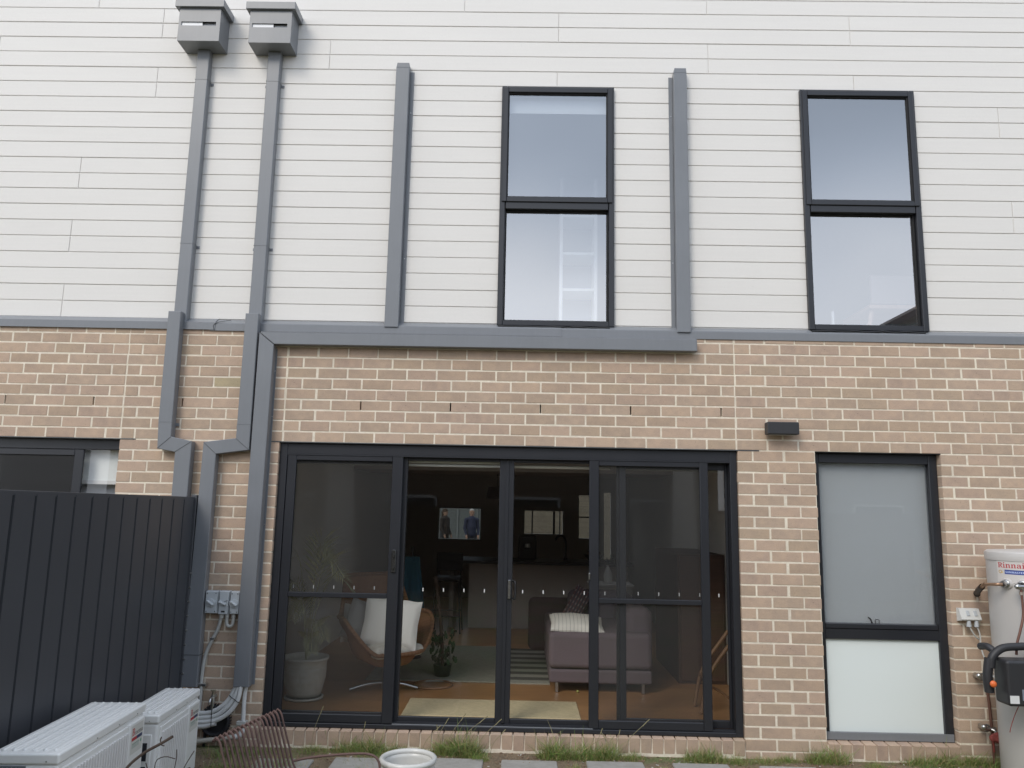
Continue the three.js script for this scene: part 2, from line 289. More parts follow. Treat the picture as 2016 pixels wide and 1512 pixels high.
// window behind the fence
{
  const w = sub('window', house); w.userData.label = 'sliding window half hidden behind the black fence';
  const { x0, x1, y0, y1 } = LW, z0 = -0.14, z1 = -0.07;
  part('frame', [bx(x0, x1, y1 - 0.085, y1 - 0.004, z0, z1), bx(x0, x1, y0, y0 + 0.06, z0, z1), bx(x1 - 0.03, x1, y0 + 0.06, y1 - 0.085, z0, z1 - 0.02)], mFrame, w);
  part('screen_frame', frameBars(-2.42, -1.62, y0 + 0.06, y1 - 0.088, z1, z1 + 0.022, [0.06, 0.075, 0.05, 0.05]), mFrame, w);
  part('insect_screen', pane(-2.36, -1.69, y0 + 0.1, y1 - 0.12, z1 + 0.011), M(0.012, 0.012, 0.013, 0.8, { transparent: true, opacity: 0.93, side: THREE.DoubleSide }), w);
  part('pane', pane(x0, x1 - 0.02, y0 + 0.04, y1 - 0.08, -0.1), mGlass, w);
  part('roller_blind', plain(x0, x1 - 0.01, 1.82, y1 - 0.06, -0.165, -0.16), mBlindPale, w);
  part('blind_rail', plain(x0, x1 - 0.01, 1.79, 1.82, -0.17, -0.155), mWhite, w);
  part('curtain', plain(x0, x1 - 0.01, y0, 1.9, -0.26, -0.25), M(0.55, 0.58, 0.62, 0.9), w);
}

// sliding glass door with two insect screen doors
const door = sub('sliding_door', house); door.userData.label = 'black sliding glass door with two screen doors';
const sF = 0.06;
part('frame', [bx(-0.035, 0.026, 0, 2.146, -0.15, -0.03), bx(3.545, 3.6, 0, 2.146, -0.15, -0.03), bx(0.026, 3.545, 2.06, 2.146, -0.15, -0.034)], mFrame, door);
part('head_track', [bx(0.026, 3.545, 2.05, 2.062, -0.062, -0.032, 0.001), bx(0.026, 3.545, 2.045, 2.06, -0.105, -0.09, 0.001)], mFrame, door);
part('threshold', [bx(0.026, 3.545, 0, 0.03, -0.15, -0.026), bx(0.026, 3.545, 0.03, 0.042, -0.05, -0.044, 0.001), bx(0.026, 3.545, 0.03, 0.042, -0.085, -0.079, 0.001)], mFrame, door);
part('sill_strip', bx(0.95, 2.47, 0.031, 0.036, -0.042, -0.03, 0.001), mGrey, door);
function leaf(x0, x1, z0, z1, st, name) { part(name, frameBars(x0, x1, 0.034, 2.055, z0, z1, st), mFrame, door); }
function screenLeaf(x0, x1, l, r) {
  const z0 = -0.072, z1 = -0.036;
  leaf(x0, x1, z0, z1, [l, r, 0.06, 0.045], 'screen_door_frame');
  part('screen_door_rail', bx(x0 + l, x1 - r, 0.952, 0.988, z0 + 0.004, z1 + 0.003), mFrame, door);
  part('insect_screen', pane(x0 + l - 0.01, x1 - r + 0.01, 0.06, 0.96, -0.056), mScreen, door);
  part('insect_screen', pane(x0 + l - 0.01, x1 - r + 0.01, 0.98, 2.04, -0.056), mScreen, door);
}
screenLeaf(0.03, 0.953, 0.07, 0.084); screenLeaf(2.438, 3.373, 0.074, 0.066);
leaf(0.026, 0.985, -0.145, -0.118, [0.05, 0.05, 0.06, 0.06], 'glass_door_frame');
leaf(2.66, 3.545, -0.145, -0.118, [0.05, 0.02, 0.06, 0.06], 'glass_door_frame');
leaf(0.935, 1.787, -0.112, -0.082, [0.05, 0.062, 0.045, 0.03], 'glass_door_frame');
leaf(1.790, 2.73, -0.112, -0.082, [0.05, 0.05, 0.045, 0.03], 'glass_door_frame');
part('meeting_stile', bx(1.772, 1.80, 0.05, 2.04, -0.082, -0.074, 0.002), mFrame, door);
part('pane', pane(0.07, 0.95, 0.08, 2.0, -0.131), mGlassDoor, door);
part('pane', pane(2.70, 3.53, 0.08, 2.0, -0.131), mGlassDoor, door);
part('pane', pane(0.97, 1.735, 0.07, 2.03, -0.097), mGlassDoor, door);
part('pane', pane(1.83, 2.69, 0.07, 2.03, -0.0971), mGlassDoor, door);
for (const [a, n, z] of [[0.112, 5, -0.129], [0.982, 5, -0.095], [1.923, 5, -0.095], [2.83, 4, -0.129], [3.461, 1, -0.129]]) for (let i = 0; i < n; i++) part('safety_dot', plain(a + 0.1605 * i - 0.004, a + 0.1605 * i + 0.004, 1.008, 1.034, z, z + 0.001), mWhite, door);
part('door_lock', [bx(0.895, 0.93, 1.15, 1.325, -0.036, -0.022, 0.004), cyl(0.011, 0.011, 0.02, 0.912, 1.28, -0.016, 14, 'z'), cyl(0.009, 0.009, 0.02, 0.912, 1.19, -0.016, 14, 'z')], M(0.10, 0.10, 0.10, 0.25, { metal: 0.8 }), door);
part('door_lock', [bx(1.806, 1.83, 0.965, 1.11, -0.082, -0.068, 0.004), cyl(0.009, 0.009, 0.014, 1.818, 1.05, -0.064, 14, 'z'), cyl(0.006, 0.006, 0.014, 1.818, 0.985, -0.064, 12, 'z')], M(0.35, 0.35, 0.35, 0.25, { metal: 0.9 }), door);
part('pull_handle', tube([[1.845, 1.10, -0.082], [1.862, 1.10, -0.05], [1.866, 1.04, -0.046], [1.862, 0.97, -0.05], [1.845, 0.97, -0.082]], 0.007, 20, 8), mBlack, door);
part('screen_latch', bx(2.43, 2.445, 1.13, 1.18, -0.036, -0.02, 0.003), mSteel, door);
const mBlindRail = M(0.66, 0.66, 0.62, 0.5);
part('roller_blind', [bx(0.93, 1.76, 2.012, 2.075, -0.19, -0.165, 0.006), bx(0.93, 1.76, 1.985, 2.006, -0.19, -0.17, 0.006)], mBlindRail, door);
part('roller_blind', [bx(1.80, 2.62, 2.03, 2.06, -0.19, -0.165, 0.006), bx(1.80, 2.62, 1.985, 2.01, -0.19, -0.17, 0.006)], M(0.55, 0.53, 0.46, 0.5), door);
part('roller_blind', bx(0.05, 0.9, 1.985, 2.06, -0.2, -0.17, 0.006), M(0.30, 0.30, 0.28, 0.6), door);
part('roller_blind', bx(2.68, 3.53, 1.985, 2.06, -0.2, -0.17, 0.006), M(0.30, 0.30, 0.28, 0.6), door);

// rooms behind the openings
const mGlassDim = new THREE.MeshPhysicalMaterial({ transmission: 1, thickness: 0, roughness: 0, ior: 1.5 }); mGlassDim.color.setRGB(0.34, 0.36, 0.35);  // dark glass colour stands in for a dimmer view through the rear panes
const mGlassDim2 = mGlassDim.clone(); mGlassDim2.color.setRGB(0.66, 0.66, 0.62);  // less dimmed copy for the other rear panes
{
  const r = sub('interior', house), FZ = -0.1, BZ = -8.6;
  part('floor', plain(-3.3, 6.7, -0.3, 0.03, BZ - 0.2, FZ - 0.0005), mFloorWood, r);
  const va = -4.28, vb = -3.05, vx0 = 0.0, vx1 = 3.8;           // unseen shaft open to the sky, added to brighten the kitchen
  for (const [nm, y0, y1, zf] of [['upper_floor', 2.5, 3.1, FZ - 0.0005], ['roof_slab', 5.75, 6.5, -0.171]]) part(nm, [plain(-3.3, 6.7, y0, y1, vb, zf), plain(-3.3, 6.7, y0, y1, BZ - 0.2, va), plain(-3.3, vx0, y0, y1, va, vb), plain(vx1, 6.7, y0, y1, va, vb)], mPlaster, r);
  part('added_shaft_wall', [plain(vx0 - 0.1, vx1 + 0.1, 3.1005, 5.7495, va - 0.1, va), plain(vx0 - 0.1, vx0, 3.1005, 5.7495, va + 0.0005, vb), plain(vx1, vx1 + 0.1, 3.1005, 5.7495, va + 0.0005, vb)], mPlaster, r);
  part('added_shaft_pane', new THREE.PlaneGeometry(vx1 - vx0, vb - va).rotateX(-Math.PI / 2).translate((vx0 + vx1) / 2, 6.4, (va + vb) / 2), mGlass, r);
  for (const x of [-0.35, 4.02]) part('partition', plain(x - 0.1, x, 0.03, 2.5, BZ, -0.152), M(0.72, 0.70, 0.66, 0.9, { map: paintTint }), r);
  part('party_wall', plain(-3.4, -3.3, -0.3, 6.5, BZ - 0.2, -0.11), mPlaster, r);
  part('party_wall', plain(6.7, 6.8, -0.3, 6.5, BZ - 0.2, -0.11), mPlaster, r);
  const back = [rect(0.365, 1.144, 1.086, 1.65), rect(1.968, 2.685, 1.21, 1.635), rect(2.984, 3.25, 1.145, 1.938), rect(3.451, 3.583, 0.326, 1.994)];
  part('rear_wall', poly(rect(-3.3, 6.7, 0.03, 2.5), BZ - 0.15, BZ, 0, back), M(0.50, 0.47, 0.43, 0.9, { map: paintTint }), r);
  back.forEach((h, i) => part('rear_pane', pane(h[0][0], h[1][0], h[0][1], h[2][1], BZ - 0.07), i ? mGlassDim2 : mGlassDim, r));
  part('rear_window_frame', [plain(2.10, 2.125, 1.21, 1.635, BZ - 0.1, BZ - 0.03), plain(2.50, 2.54, 1.21, 1.635, BZ - 0.1, BZ - 0.03), plain(2.62, 2.64, 1.21, 1.635, BZ - 0.1, BZ - 0.03), plain(2.984, 3.25, 1.52, 1.545, BZ - 0.1, BZ - 0.03)], mBlack, r);
  part('upper_rear_wall', plain(-3.3, 6.7, 3.1005, 5.7495, vb + 0.0005, vb + 0.1), mPlaster, r);
  part('ceiling_bulkhead', plain(-0.349, 3.919, 2.15, 2.499, -5.6, -4.3), M(0.30, 0.25, 0.2, 0.9, { map: paintTint }), r);
}

// ---------------------------------------------------------------- downpipes and ducts on the facade
function strapGeo(x0, x1, y, zb, zf) { return [bx(x0 - 0.028, x0 - 0.0005, y - 0.012, y + 0.012, zb, zb + 0.004, 0.001), bx(x1 + 0.0005, x1 + 0.028, y - 0.012, y + 0.012, zb, zb + 0.004, 0.001), bx(x0 - 0.002, x1 + 0.002, y + 0.013, y + 0.016, zb, zf + 0.002, 0.0005)]; }
function rainHead(t, x0, x1, yb, yt) {
  const h = sub('rain_head', t), z0 = ZC, z1 = 0.15;
  const yS = yb + 0.142, sx0 = x0 + 0.022, sx1 = x1 - 0.035, sh = 0.036;
  part('box', poly(rect(x0, x1, yb, yt), z1 - 0.006, z1, 0, [rect(sx0, sx1, yS, yS + sh)]), mGrey, h);
  part('side', bx(x0, x0 + 0.005, yb, yt, z0, z1 - 0.0065, 0.001), mGrey, h); part('side', bx(x1 - 0.005, x1, yb, yt, z0, z1 - 0.0065, 0.001), mGrey, h);
  part('base', bx(x0 + 0.0055, x1 - 0.0055, yb + 0.001, yb + 0.006, z0, z1 - 0.0065, 0.001), mGrey, h);
  part('cap', [bx(x0 - 0.032, x1 + 0.032, yt - 0.012, yt + 0.055, z0, z1 + 0.025, 0.003)], mGrey, h);
  const m = sx0 + 0.6 * (sx1 - sx0);
  part('overflow_flap', plain(sx0 - 0.004, m, yS - 0.004, yS + sh + 0.004, z1 - 0.016, z1 - 0.010), M(0.74, 0.75, 0.77, 0.35), h);  // pale and darker flap tones paint an uneven sky reflection into the colour
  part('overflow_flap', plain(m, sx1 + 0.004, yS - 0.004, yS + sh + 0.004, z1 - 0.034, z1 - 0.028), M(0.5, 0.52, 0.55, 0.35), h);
}
{ // first downpipe
  const t = thing('downpipe', 'grey downpipe nearest the black fence, with box rain head at its top', 'downpipe');
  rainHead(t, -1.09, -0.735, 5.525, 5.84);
  part('upper_pipe', bx(-0.966, -0.858, 3.10, 5.53, ZC, 0.02, 0.006), mGrey, t);
  part('pipe_cover', poly([[-0.983, 3.185], [-0.983, 2.30], [-0.972, 2.072], [-0.829, 2.047], [-0.82, 1.0], [-0.704, 1.0], [-0.703, 2.135], [-0.872, 2.168], [-0.88, 3.185]].reverse(), 0.0045, 0.08, 0.004), mGrey, t);
  part('strap', strapGeo(-0.966, -0.858, 5.235, ZC, 0.02), mGrey, t); part('strap', strapGeo(-0.966, -0.858, 3.765, ZC, 0.02), mGrey, t); part('strap', strapGeo(-0.978, -0.874, 2.27, 0.003, 0.08), mGrey, t);
  part('mitre_seam', [tube([[-0.872, 2.166, 0.081], [-0.972, 2.074, 0.081]], 0.0018, 4, 5), tube([[-0.829, 2.049, 0.081], [-0.705, 2.133, 0.081]], 0.0018, 4, 5)], mGreyDark, t);
}
{
  const t = thing('downpipe', 'grey downpipe with box rain head, stepping down beside the fence end', 'downpipe');
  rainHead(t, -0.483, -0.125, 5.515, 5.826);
  part('upper_pipe', bx(-0.352, -0.242, 3.10, 5.52, ZC, 0.02, 0.006), mGrey, t);
  part('pipe_cover', poly([[-0.354, 3.177], [-0.356, 2.165], [-0.610, 2.131], [-0.632, 0.29], [-0.510, 0.29], [-0.504, 2.038], [-0.246, 2.074], [-0.247, 3.177]].reverse(), 0.0045, 0.08, 0.004), mGrey, t);
  part('strap', strapGeo(-0.352, -0.242, 5.225, ZC, 0.02), mGrey, t); part('strap', strapGeo(-0.352, -0.242, 3.755, ZC, 0.02), mGrey, t); part('strap', strapGeo(-0.356, -0.247, 2.262, 0.003, 0.08), mGrey, t);
  part('mitre_seam', [tube([[-0.356, 2.163, 0.081], [-0.248, 2.076, 0.081]], 0.0018, 4, 5), tube([[-0.608, 2.129, 0.081], [-0.505, 2.04, 0.081]], 0.0018, 4, 5)], mGreyDark, t);
  part('pipe_joint', bx(-0.634, -0.507, 0.52, 0.525, 0.0045, 0.0815, 0.0005), mGreyDark, t);
}
{
  const t = thing('pipe_duct', 'grey duct run across the brick top and down beside the sliding door', 'duct');
  part('horizontal_duct', poly([[-0.104, 2.925], [3.279, 2.925], [3.279, 3.022], [-0.226, 3.022]], 0.0145, 0.085, 0.004), mGrey, t);
  part('vertical_duct', poly([[-0.107, 2.9225], [-0.229, 3.0195], [-0.234, 0.30], [-0.118, 0.30]], 0.0045, 0.085, 0.004), mGrey, t);
  part('top_lip', bx(-0.22, 3.275, 3.0225, 3.028, 0.014, 0.08, 0.001), mGrey, t);
  part('side_flange', [bx(-0.1185, -0.098, 0.305, 2.90, 0.001, 0.004, 0.001)], mGrey, t);
  for (const y of [2.72, 2.35, 1.5, 0.77]) part('screw', cyl(0.005, 0.004, 0.004, -0.106, y, 0.006, 8, 'z'), mSteel, t);
}
function duct(x0, x1, y0, y1, flip, label) {
  const t = thing('wall_duct', label, 'duct', [0, 0, 0], 0, 'vertical ducts beside the upper window');
  const z1 = 0.025;
  part('cover', bx(x0, x1, y0, y1 - 0.045, ZC + 0.001, z1, 0.004), mGrey, t);
  part('end_cap', poly([[x0, y1 - 0.044], [x1, y1 - 0.044], [x1 - 0.004, y1], [x0 + 0.008, y1]], ZC + 0.001, z1 - 0.004, 0.002), mGrey, t);
  const fx = flip ? [x0 - 0.034, x0 - 0.0005] : [x1 + 0.0005, x1 + 0.034];
  part('flange', bx(fx[0], fx[1], y0 + 0.01, y1 - 0.05, ZC, ZC + 0.006, 0.002), mGrey, t);
  const gx = flip ? [x1 + 0.0005, x1 + 0.012] : [x0 - 0.012, x0 - 0.0005];
  part('flange', bx(gx[0], gx[1], y0 + 0.01, y1 - 0.05, ZC, ZC + 0.006, 0.002), mGrey, t);
  for (const y of [y0 + 0.6, y0 + 1.9]) part('screw', cyl(0.005, 0.004, 0.004, (fx[0] + fx[1]) / 2, y, ZC + 0.008, 8, 'z'), mSteel, t);
}
duct(0.762, 0.876, 3.095, 5.425, false, 'plain grey vertical duct standing nearer the downpipes');
duct(3.136, 3.245, 3.092, 5.405, true, 'plain grey vertical duct standing between the two upper windows');

// ---------------------------------------------------------------- wall fittings on the left
{
  const t = thing('wall_light', 'dark grey box wall light on the bricks above the frosted window', 'wall light');
  part('housing', bx(3.808, 4.052, 2.272, 2.369, 0.03, 0.12, 0.006), M(0.035, 0.035, 0.038, 0.5, { map: metalTint }), t);
  part('mount', bx(3.85, 4.01, 2.285, 2.355, 0.003, 0.031, 0.004), mBlack, t);
  part('lens', bx(3.83, 4.03, 2.268, 2.2715, 0.045, 0.105, 0.001), M(0.3, 0.3, 0.28, 0.4), t);
}
const mSwitch = M(0.52, 0.55, 0.57, 0.42, { map: paintTint });
function isolator(x0, x1, y0, y1, kind, label) {
  const t = thing('isolator_switch', label, 'switch', [0, 0, 0], 0, 'switch boxes on the brick pier'), w = x1 - x0, cx = (x0 + x1) / 2, cy = (y0 + y1) / 2;
  part('back_box', rounded(w, y1 - y0, 0.05, 0.006, 2).translate(cx, cy, 0.028), mSwitch, t);
  part('cover', rounded(w - 0.008, y1 - y0 - 0.008, 0.02, 0.005, 2).translate(cx, cy, 0.06), mSwitch, t);
  for (const sx of [-1, 1]) for (const sy of [-1, 1]) if (kind) part('cover_screw', cyl(0.004, 0.004, 0.002, cx + sx * (w / 2 - 0.016), cy + sy * ((y1 - y0) / 2 - 0.018), 0.0712, 8, 'z'), mBlack, t);
  if (kind) {
    part('guard', new THREE.TorusGeometry(0.032, 0.006, 8, 24, Math.PI * 1.25).rotateZ(Math.PI * 0.93).translate(cx - 0.002, cy - 0.003, 0.07), mSwitch, t);
    part('dial', cyl(0.03, 0.028, 0.014, cx - 0.002, cy - 0.003, 0.075, 24, 'z'), mSwitch, t);
    part('knob', rounded(0.062, 0.015, 0.022, 0.005, 2).rotateZ(-0.6).translate(cx - 0.002, cy - 0.002, 0.09), mSwitch, t);
  } else {
    part('lever', rounded(0.06, 0.014, 0.024, 0.004, 2).rotateZ(-0.4).translate(cx - 0.006, cy - 0.002, 0.08), mSwitch, t);
    part('lever_slot', [bx(-0.028, 0.0, -0.002, 0.002, -0.001, 0.001, 0.0005).rotateZ(0.35).translate(cx + 0.03, cy + 0.018, 0.0712)], mGreyDark, t);
    part('rating_plate', bx(cx - 0.014, cx + 0.014, y0 + 0.018, y0 + 0.03, 0.07, 0.0715, 0.0005), mBlack, t);
  }
}
isolator(-0.502, -0.404, 0.824, 0.994, true, 'grey isolator switch with round dial, nearest the fence');
isolator(-0.398, -0.318, 0.818, 0.995, false, 'narrow grey switch with a lever, middle of the three switch boxes');
isolator(-0.312, -0.236, 0.822, 0.993, true, 'grey isolator switch with round dial, against the tall duct');
const mConduit = M(0.50, 0.50, 0.47, 0.5, { map: paintTint });
{
  const t = thing('conduit', 'grey bent conduit running down the brick pier from the lever switch', 'conduit');
  part('conduit_pipe', tube([[-0.374, 0.826, 0.04], [-0.384, 0.77, 0.034], [-0.40, 0.71, 0.028], [-0.435, 0.633, 0.026], [-0.466, 0.562, 0.026], [-0.486, 0.471, 0.03], [-0.492, 0.36, 0.034], [-0.489, 0.25, 0.04], [-0.488, 0.1, 0.05]], 0.0135, 50, 10), mConduit, t);
  part('gland', cyl(0.018, 0.018, 0.03, -0.374, 0.806, 0.04, 14), mConduit, t);
  part('saddle_clip', [bx(-0.452, -0.415, 0.628, 0.645, 0.003, 0.044, 0.003)], mSteel, t); part('saddle_clip', [bx(-0.512, -0.45, 0.292, 0.312, 0.003, 0.052, 0.003)], mSteel, t);
}
one('conduit_loop', [tube([[-0.333, 0.826, 0.04], [-0.333, 0.765, 0.04], [-0.327, 0.742, 0.04], [-0.308, 0.73, 0.04], [-0.289, 0.742, 0.04], [-0.283, 0.765, 0.04], [-0.283, 0.826, 0.04]], 0.0125, 36, 10), cyl(0.016, 0.016, 0.024, -0.333, 0.808, 0.04, 14), cyl(0.016, 0.016, 0.024, -0.283, 0.808, 0.04, 14)], mConduit, 'short grey U-shaped conduit under the switch boxes', 'conduit');
const mLag = M(0.70, 0.70, 0.68, 0.55, { map: paintTint });
{
  const t = thing('pipe_bundle', 'bundle of white lagged pipes curving out of the duct towards the air conditioner', 'pipes');
  const L = [[[-0.212, 0.33], [-0.226, 0.285], [-0.258, 0.218], [-0.306, 0.162], [-0.386, 0.116], [-0.47, 0.104], [-0.60, 0.10]], [[-0.192, 0.33], [-0.203, 0.285], [-0.225, 0.218], [-0.275, 0.148], [-0.355, 0.09], [-0.465, 0.073], [-0.60, 0.07]], [[-0.172, 0.33], [-0.18, 0.285], [-0.197, 0.20], [-0.252, 0.118], [-0.341, 0.062], [-0.465, 0.045], [-0.60, 0.04]]];
  L.forEach((p, i) => part('lagged_pipe', tube(p.map(([x, y], k) => [x, y, 0.05 + 0.008 * i + 0.012 * Math.min(1, k / 3)]), 0.017, 44, 10), mLag, t));
  part('lagged_pipe', tube([[-0.345, 0.04, 0.075], [-0.37, 0.034, 0.077], [-0.42, 0.02, 0.08], [-0.5, 0.014, 0.08], [-0.6, 0.01, 0.08]], 0.019, 24, 10), mLag, t);
  const ring = (x, y, z, ang, r) => new THREE.TorusGeometry(r, 0.003, 6, 24).scale(0.62, 1, 1).rotateY(Math.PI / 2).rotateZ(ang).translate(x, y, z);
  part('cable_tie', tube([[-0.262, 0.238, 0.066], [-0.25, 0.232, 0.079], [-0.215, 0.212, 0.085], [-0.186, 0.196, 0.094], [-0.172, 0.19, 0.085]], 0.0028, 16, 5), mBlack, t);
  part('cable_tie', tube([[-0.382, 0.138, 0.07], [-0.379, 0.128, 0.084], [-0.375, 0.09, 0.092], [-0.372, 0.05, 0.098], [-0.37, 0.012, 0.10], [-0.372, 0.008, 0.08]], 0.0028, 16, 5), mBlack, t);
}
{
  const t = thing('drain_pipe', 'white drain pipe below the duct with an elbow running along the wall base', 'pipe');
  part('riser', tube([[-0.15, 0.34, 0.036], [-0.157, 0.2, 0.036], [-0.155, 0.05, 0.036], [-0.156, -0.01, 0.036]], 0.016, 20, 10), mLag, t);
  part('elbow', tube([[-0.156, -0.005, 0.036], [-0.158, -0.03, 0.04], [-0.172, -0.05, 0.045], [-0.20, -0.06, 0.05]], 0.021, 16, 10), mLag, t);
  part('run', tube([[-0.19, -0.058, 0.049], [-0.357, -0.079, 0.06], [-0.476, -0.092, 0.07], [-0.62, -0.1, 0.08]], 0.018, 16, 10), M(0.5, 0.47, 0.40, 0.6, { map: metalTint }), t);
  part('clip', bx(-0.2, -0.128, 0.02, 0.05, 0.003, 0.055, 0.003), mConduit, t);
}
{
  const t = thing('garden_tap', 'small chromed garden tap on the bricks behind the lagged pipes', 'tap');
  part('riser', cyl(0.012, 0.012, 0.16, -0.386, 0.11, 0.06, 14), mSteel, t);
  part('body', [cyl(0.018, 0.015, 0.05, -0.386, 0.212, 0.06, 14), cyl(0.012, 0.012, 0.07, -0.386, 0.222, 0.03, 12, 'z')], mSteel, t);
  part('spout', tube([[-0.386, 0.215, 0.07], [-0.386, 0.216, 0.1], [-0.388, 0.20, 0.115], [-0.389, 0.18, 0.117]], 0.009, 14, 8), mSteel, t);
  part('handle', [cyl(0.008, 0.012, 0.03, -0.386, 0.252, 0.06, 10), bx(-0.408, -0.364, 0.262, 0.274, 0.054, 0.066, 0.004)], M(0.45, 0.40, 0.3, 0.35, { metal: 0.8 }), t);
}
{
  const t = thing('hose_reel', 'round black hose reel on the ground behind the lagged pipes', 'hose reel');
  const mR = M(0.02, 0.021, 0.024, 0.6, { map: metalTint });
  part('disc', [cyl(0.102, 0.102, 0.02, -0.362, 0.05, 0.03, 40, 'z'), cyl(0.104, 0.104, 0.012, -0.362, 0.05, 0.10 - 0.072, 40, 'z')], mR, t);
  for (let i = 0; i < 5; i++) part('hose_turn', new THREE.TorusGeometry(0.1 - 0.007 * (i % 2), 0.009, 8, 44).translate(-0.362, 0.05, 0.048 + 0.0 * i).scale(1, 1, 1).translate(0, 0, -0.006 * (i - 2)), mR, t);
  const nubs = []; for (let i = 0; i < 34; i++) { const a = i / 34 * Math.PI * 2; nubs.push(cbox(0.012, 0.007, 0.03, 0.002).rotateZ(a).translate(-0.362 + 0.113 * Math.cos(a), 0.05 + 0.113 * Math.sin(a), 0.035)); }
  part('grip_ring', nubs, mR, t);
  part('stand', [bx(-0.45, -0.43, GY - 0.01, 0.06, 0.012, 0.03), bx(-0.30, -0.28, GY - 0.01, 0.06, 0.012, 0.03)], mR, t);
}

// ---------------------------------------------------------------- fence
{
  const t = thing('metal_fence', 'black ribbed steel fence running out from the wall beside the downpipes', 'fence');
  const X = -0.635, zs = 0.09, pitch = 0.181, n = 22, y1 = 1.705;
  const s = new THREE.Shape([[0.0004, 0], [0.003, -0.016], [0.015, -0.016], [0.019, 0], [pitch - 0.0004, 0], [pitch - 0.0004, -0.0016], [0.0198, -0.0016], [0.0158, -0.0176], [0.0022, -0.0176], [0.0004, -0.006]].map((p) => new THREE.Vector2(...p)));
  const g0 = new THREE.ExtrudeGeometry(s, { depth: 1, bevelEnabled: false }); // x' = along fence, y' = outwards, z' = up
  const P = g0.attributes.position; for (let i = 0; i < P.count; i++) P.setXYZ(i, -P.getY(i), P.getZ(i), P.getX(i)); g0.computeVertexNormals(); uvBox(g0);
  const variants = [0, 1, 2, 3, 4].map((k) => { const h = g0.clone(); h.translate(k * 0.7, k * 1.3, k * 0.9); uvBox(h); h.translate(-k * 0.7, -k * 1.3, -k * 0.9); return h; });
  const mF2 = mFence.clone(); mF2.side = THREE.DoubleSide;
  for (let i = 0; i < n; i++) {
    const m = part('fence_sheet', variants[i % 5], mF2, t); m.scale.set(-1, y1 - GY + rr(-0.003, 0.003), 1); m.position.set(X + rr(-0.001, 0.001), GY - 0.02, zs + i * pitch);
  }
  part('end_post', bx(X - 0.03, X + 0.012, GY - 0.05, y1 + 0.012, 0.04, 0.088, 0.003), mFence, t);
  part('top_capping', [bx(X - 0.012, X - 0.0025, y1 - 0.03, y1 - 0.004, 0.09, zs + n * pitch, 0.002)], mFence, t);
  part('bottom_rail', bx(X - 0.02, X - 0.004, GY, GY + 0.05, 0.09, zs + n * pitch, 0.003), mFence, t);
  for (let i = 0; i < 9; i++) part('fixing_tab', bx(X + 0.008, X + 0.022, 0.28 + i * 0.105, 0.288 + i * 0.105, 0.075, 0.09, 0.001), mSteel, t);
}

// ---------------------------------------------------------------- air conditioner units
function canvasTex(w, h, draw) { const c = document.createElement('canvas'); c.width = w; c.height = h; const x = c.getContext('2d'); draw(x, w, h); const t = new THREE.CanvasTexture(c); t.colorSpace = THREE.SRGBColorSpace; return t; }
const badgeTex = canvasTex(256, 256, (x) => {
  x.fillStyle = '#d4d3cc'; x.fillRect(0, 0, 256, 256);
  x.font = 'bold 92px serif'; x.fillStyle = '#b22a33'; x.fillText('B', 14, 92);
  x.font = 'bold 52px serif'; x.fillStyle = '#3c3b3a'; x.fillText('raemar', 76, 92);
  x.fillStyle = '#b8343d'; x.fillRect(14, 108, 112, 30); x.fillStyle = '#283a63'; x.fillRect(126, 108, 118, 30);
  x.strokeStyle = '#6f8f80'; x.lineWidth = 9; x.beginPath(); for (let i = 0; i < 6; i++) { x.moveTo(40 + i * 26, 206); x.lineTo(40 + i * 26, 166); x.lineTo(56 + i * 26, 166); } x.stroke();
  x.fillStyle = '#69a084'; x.beginPath(); x.arc(222, 172, 16, 0, 7); x.fill();
});
const mBadge = M(1, 1, 1, 0.4, { map: badgeTex });
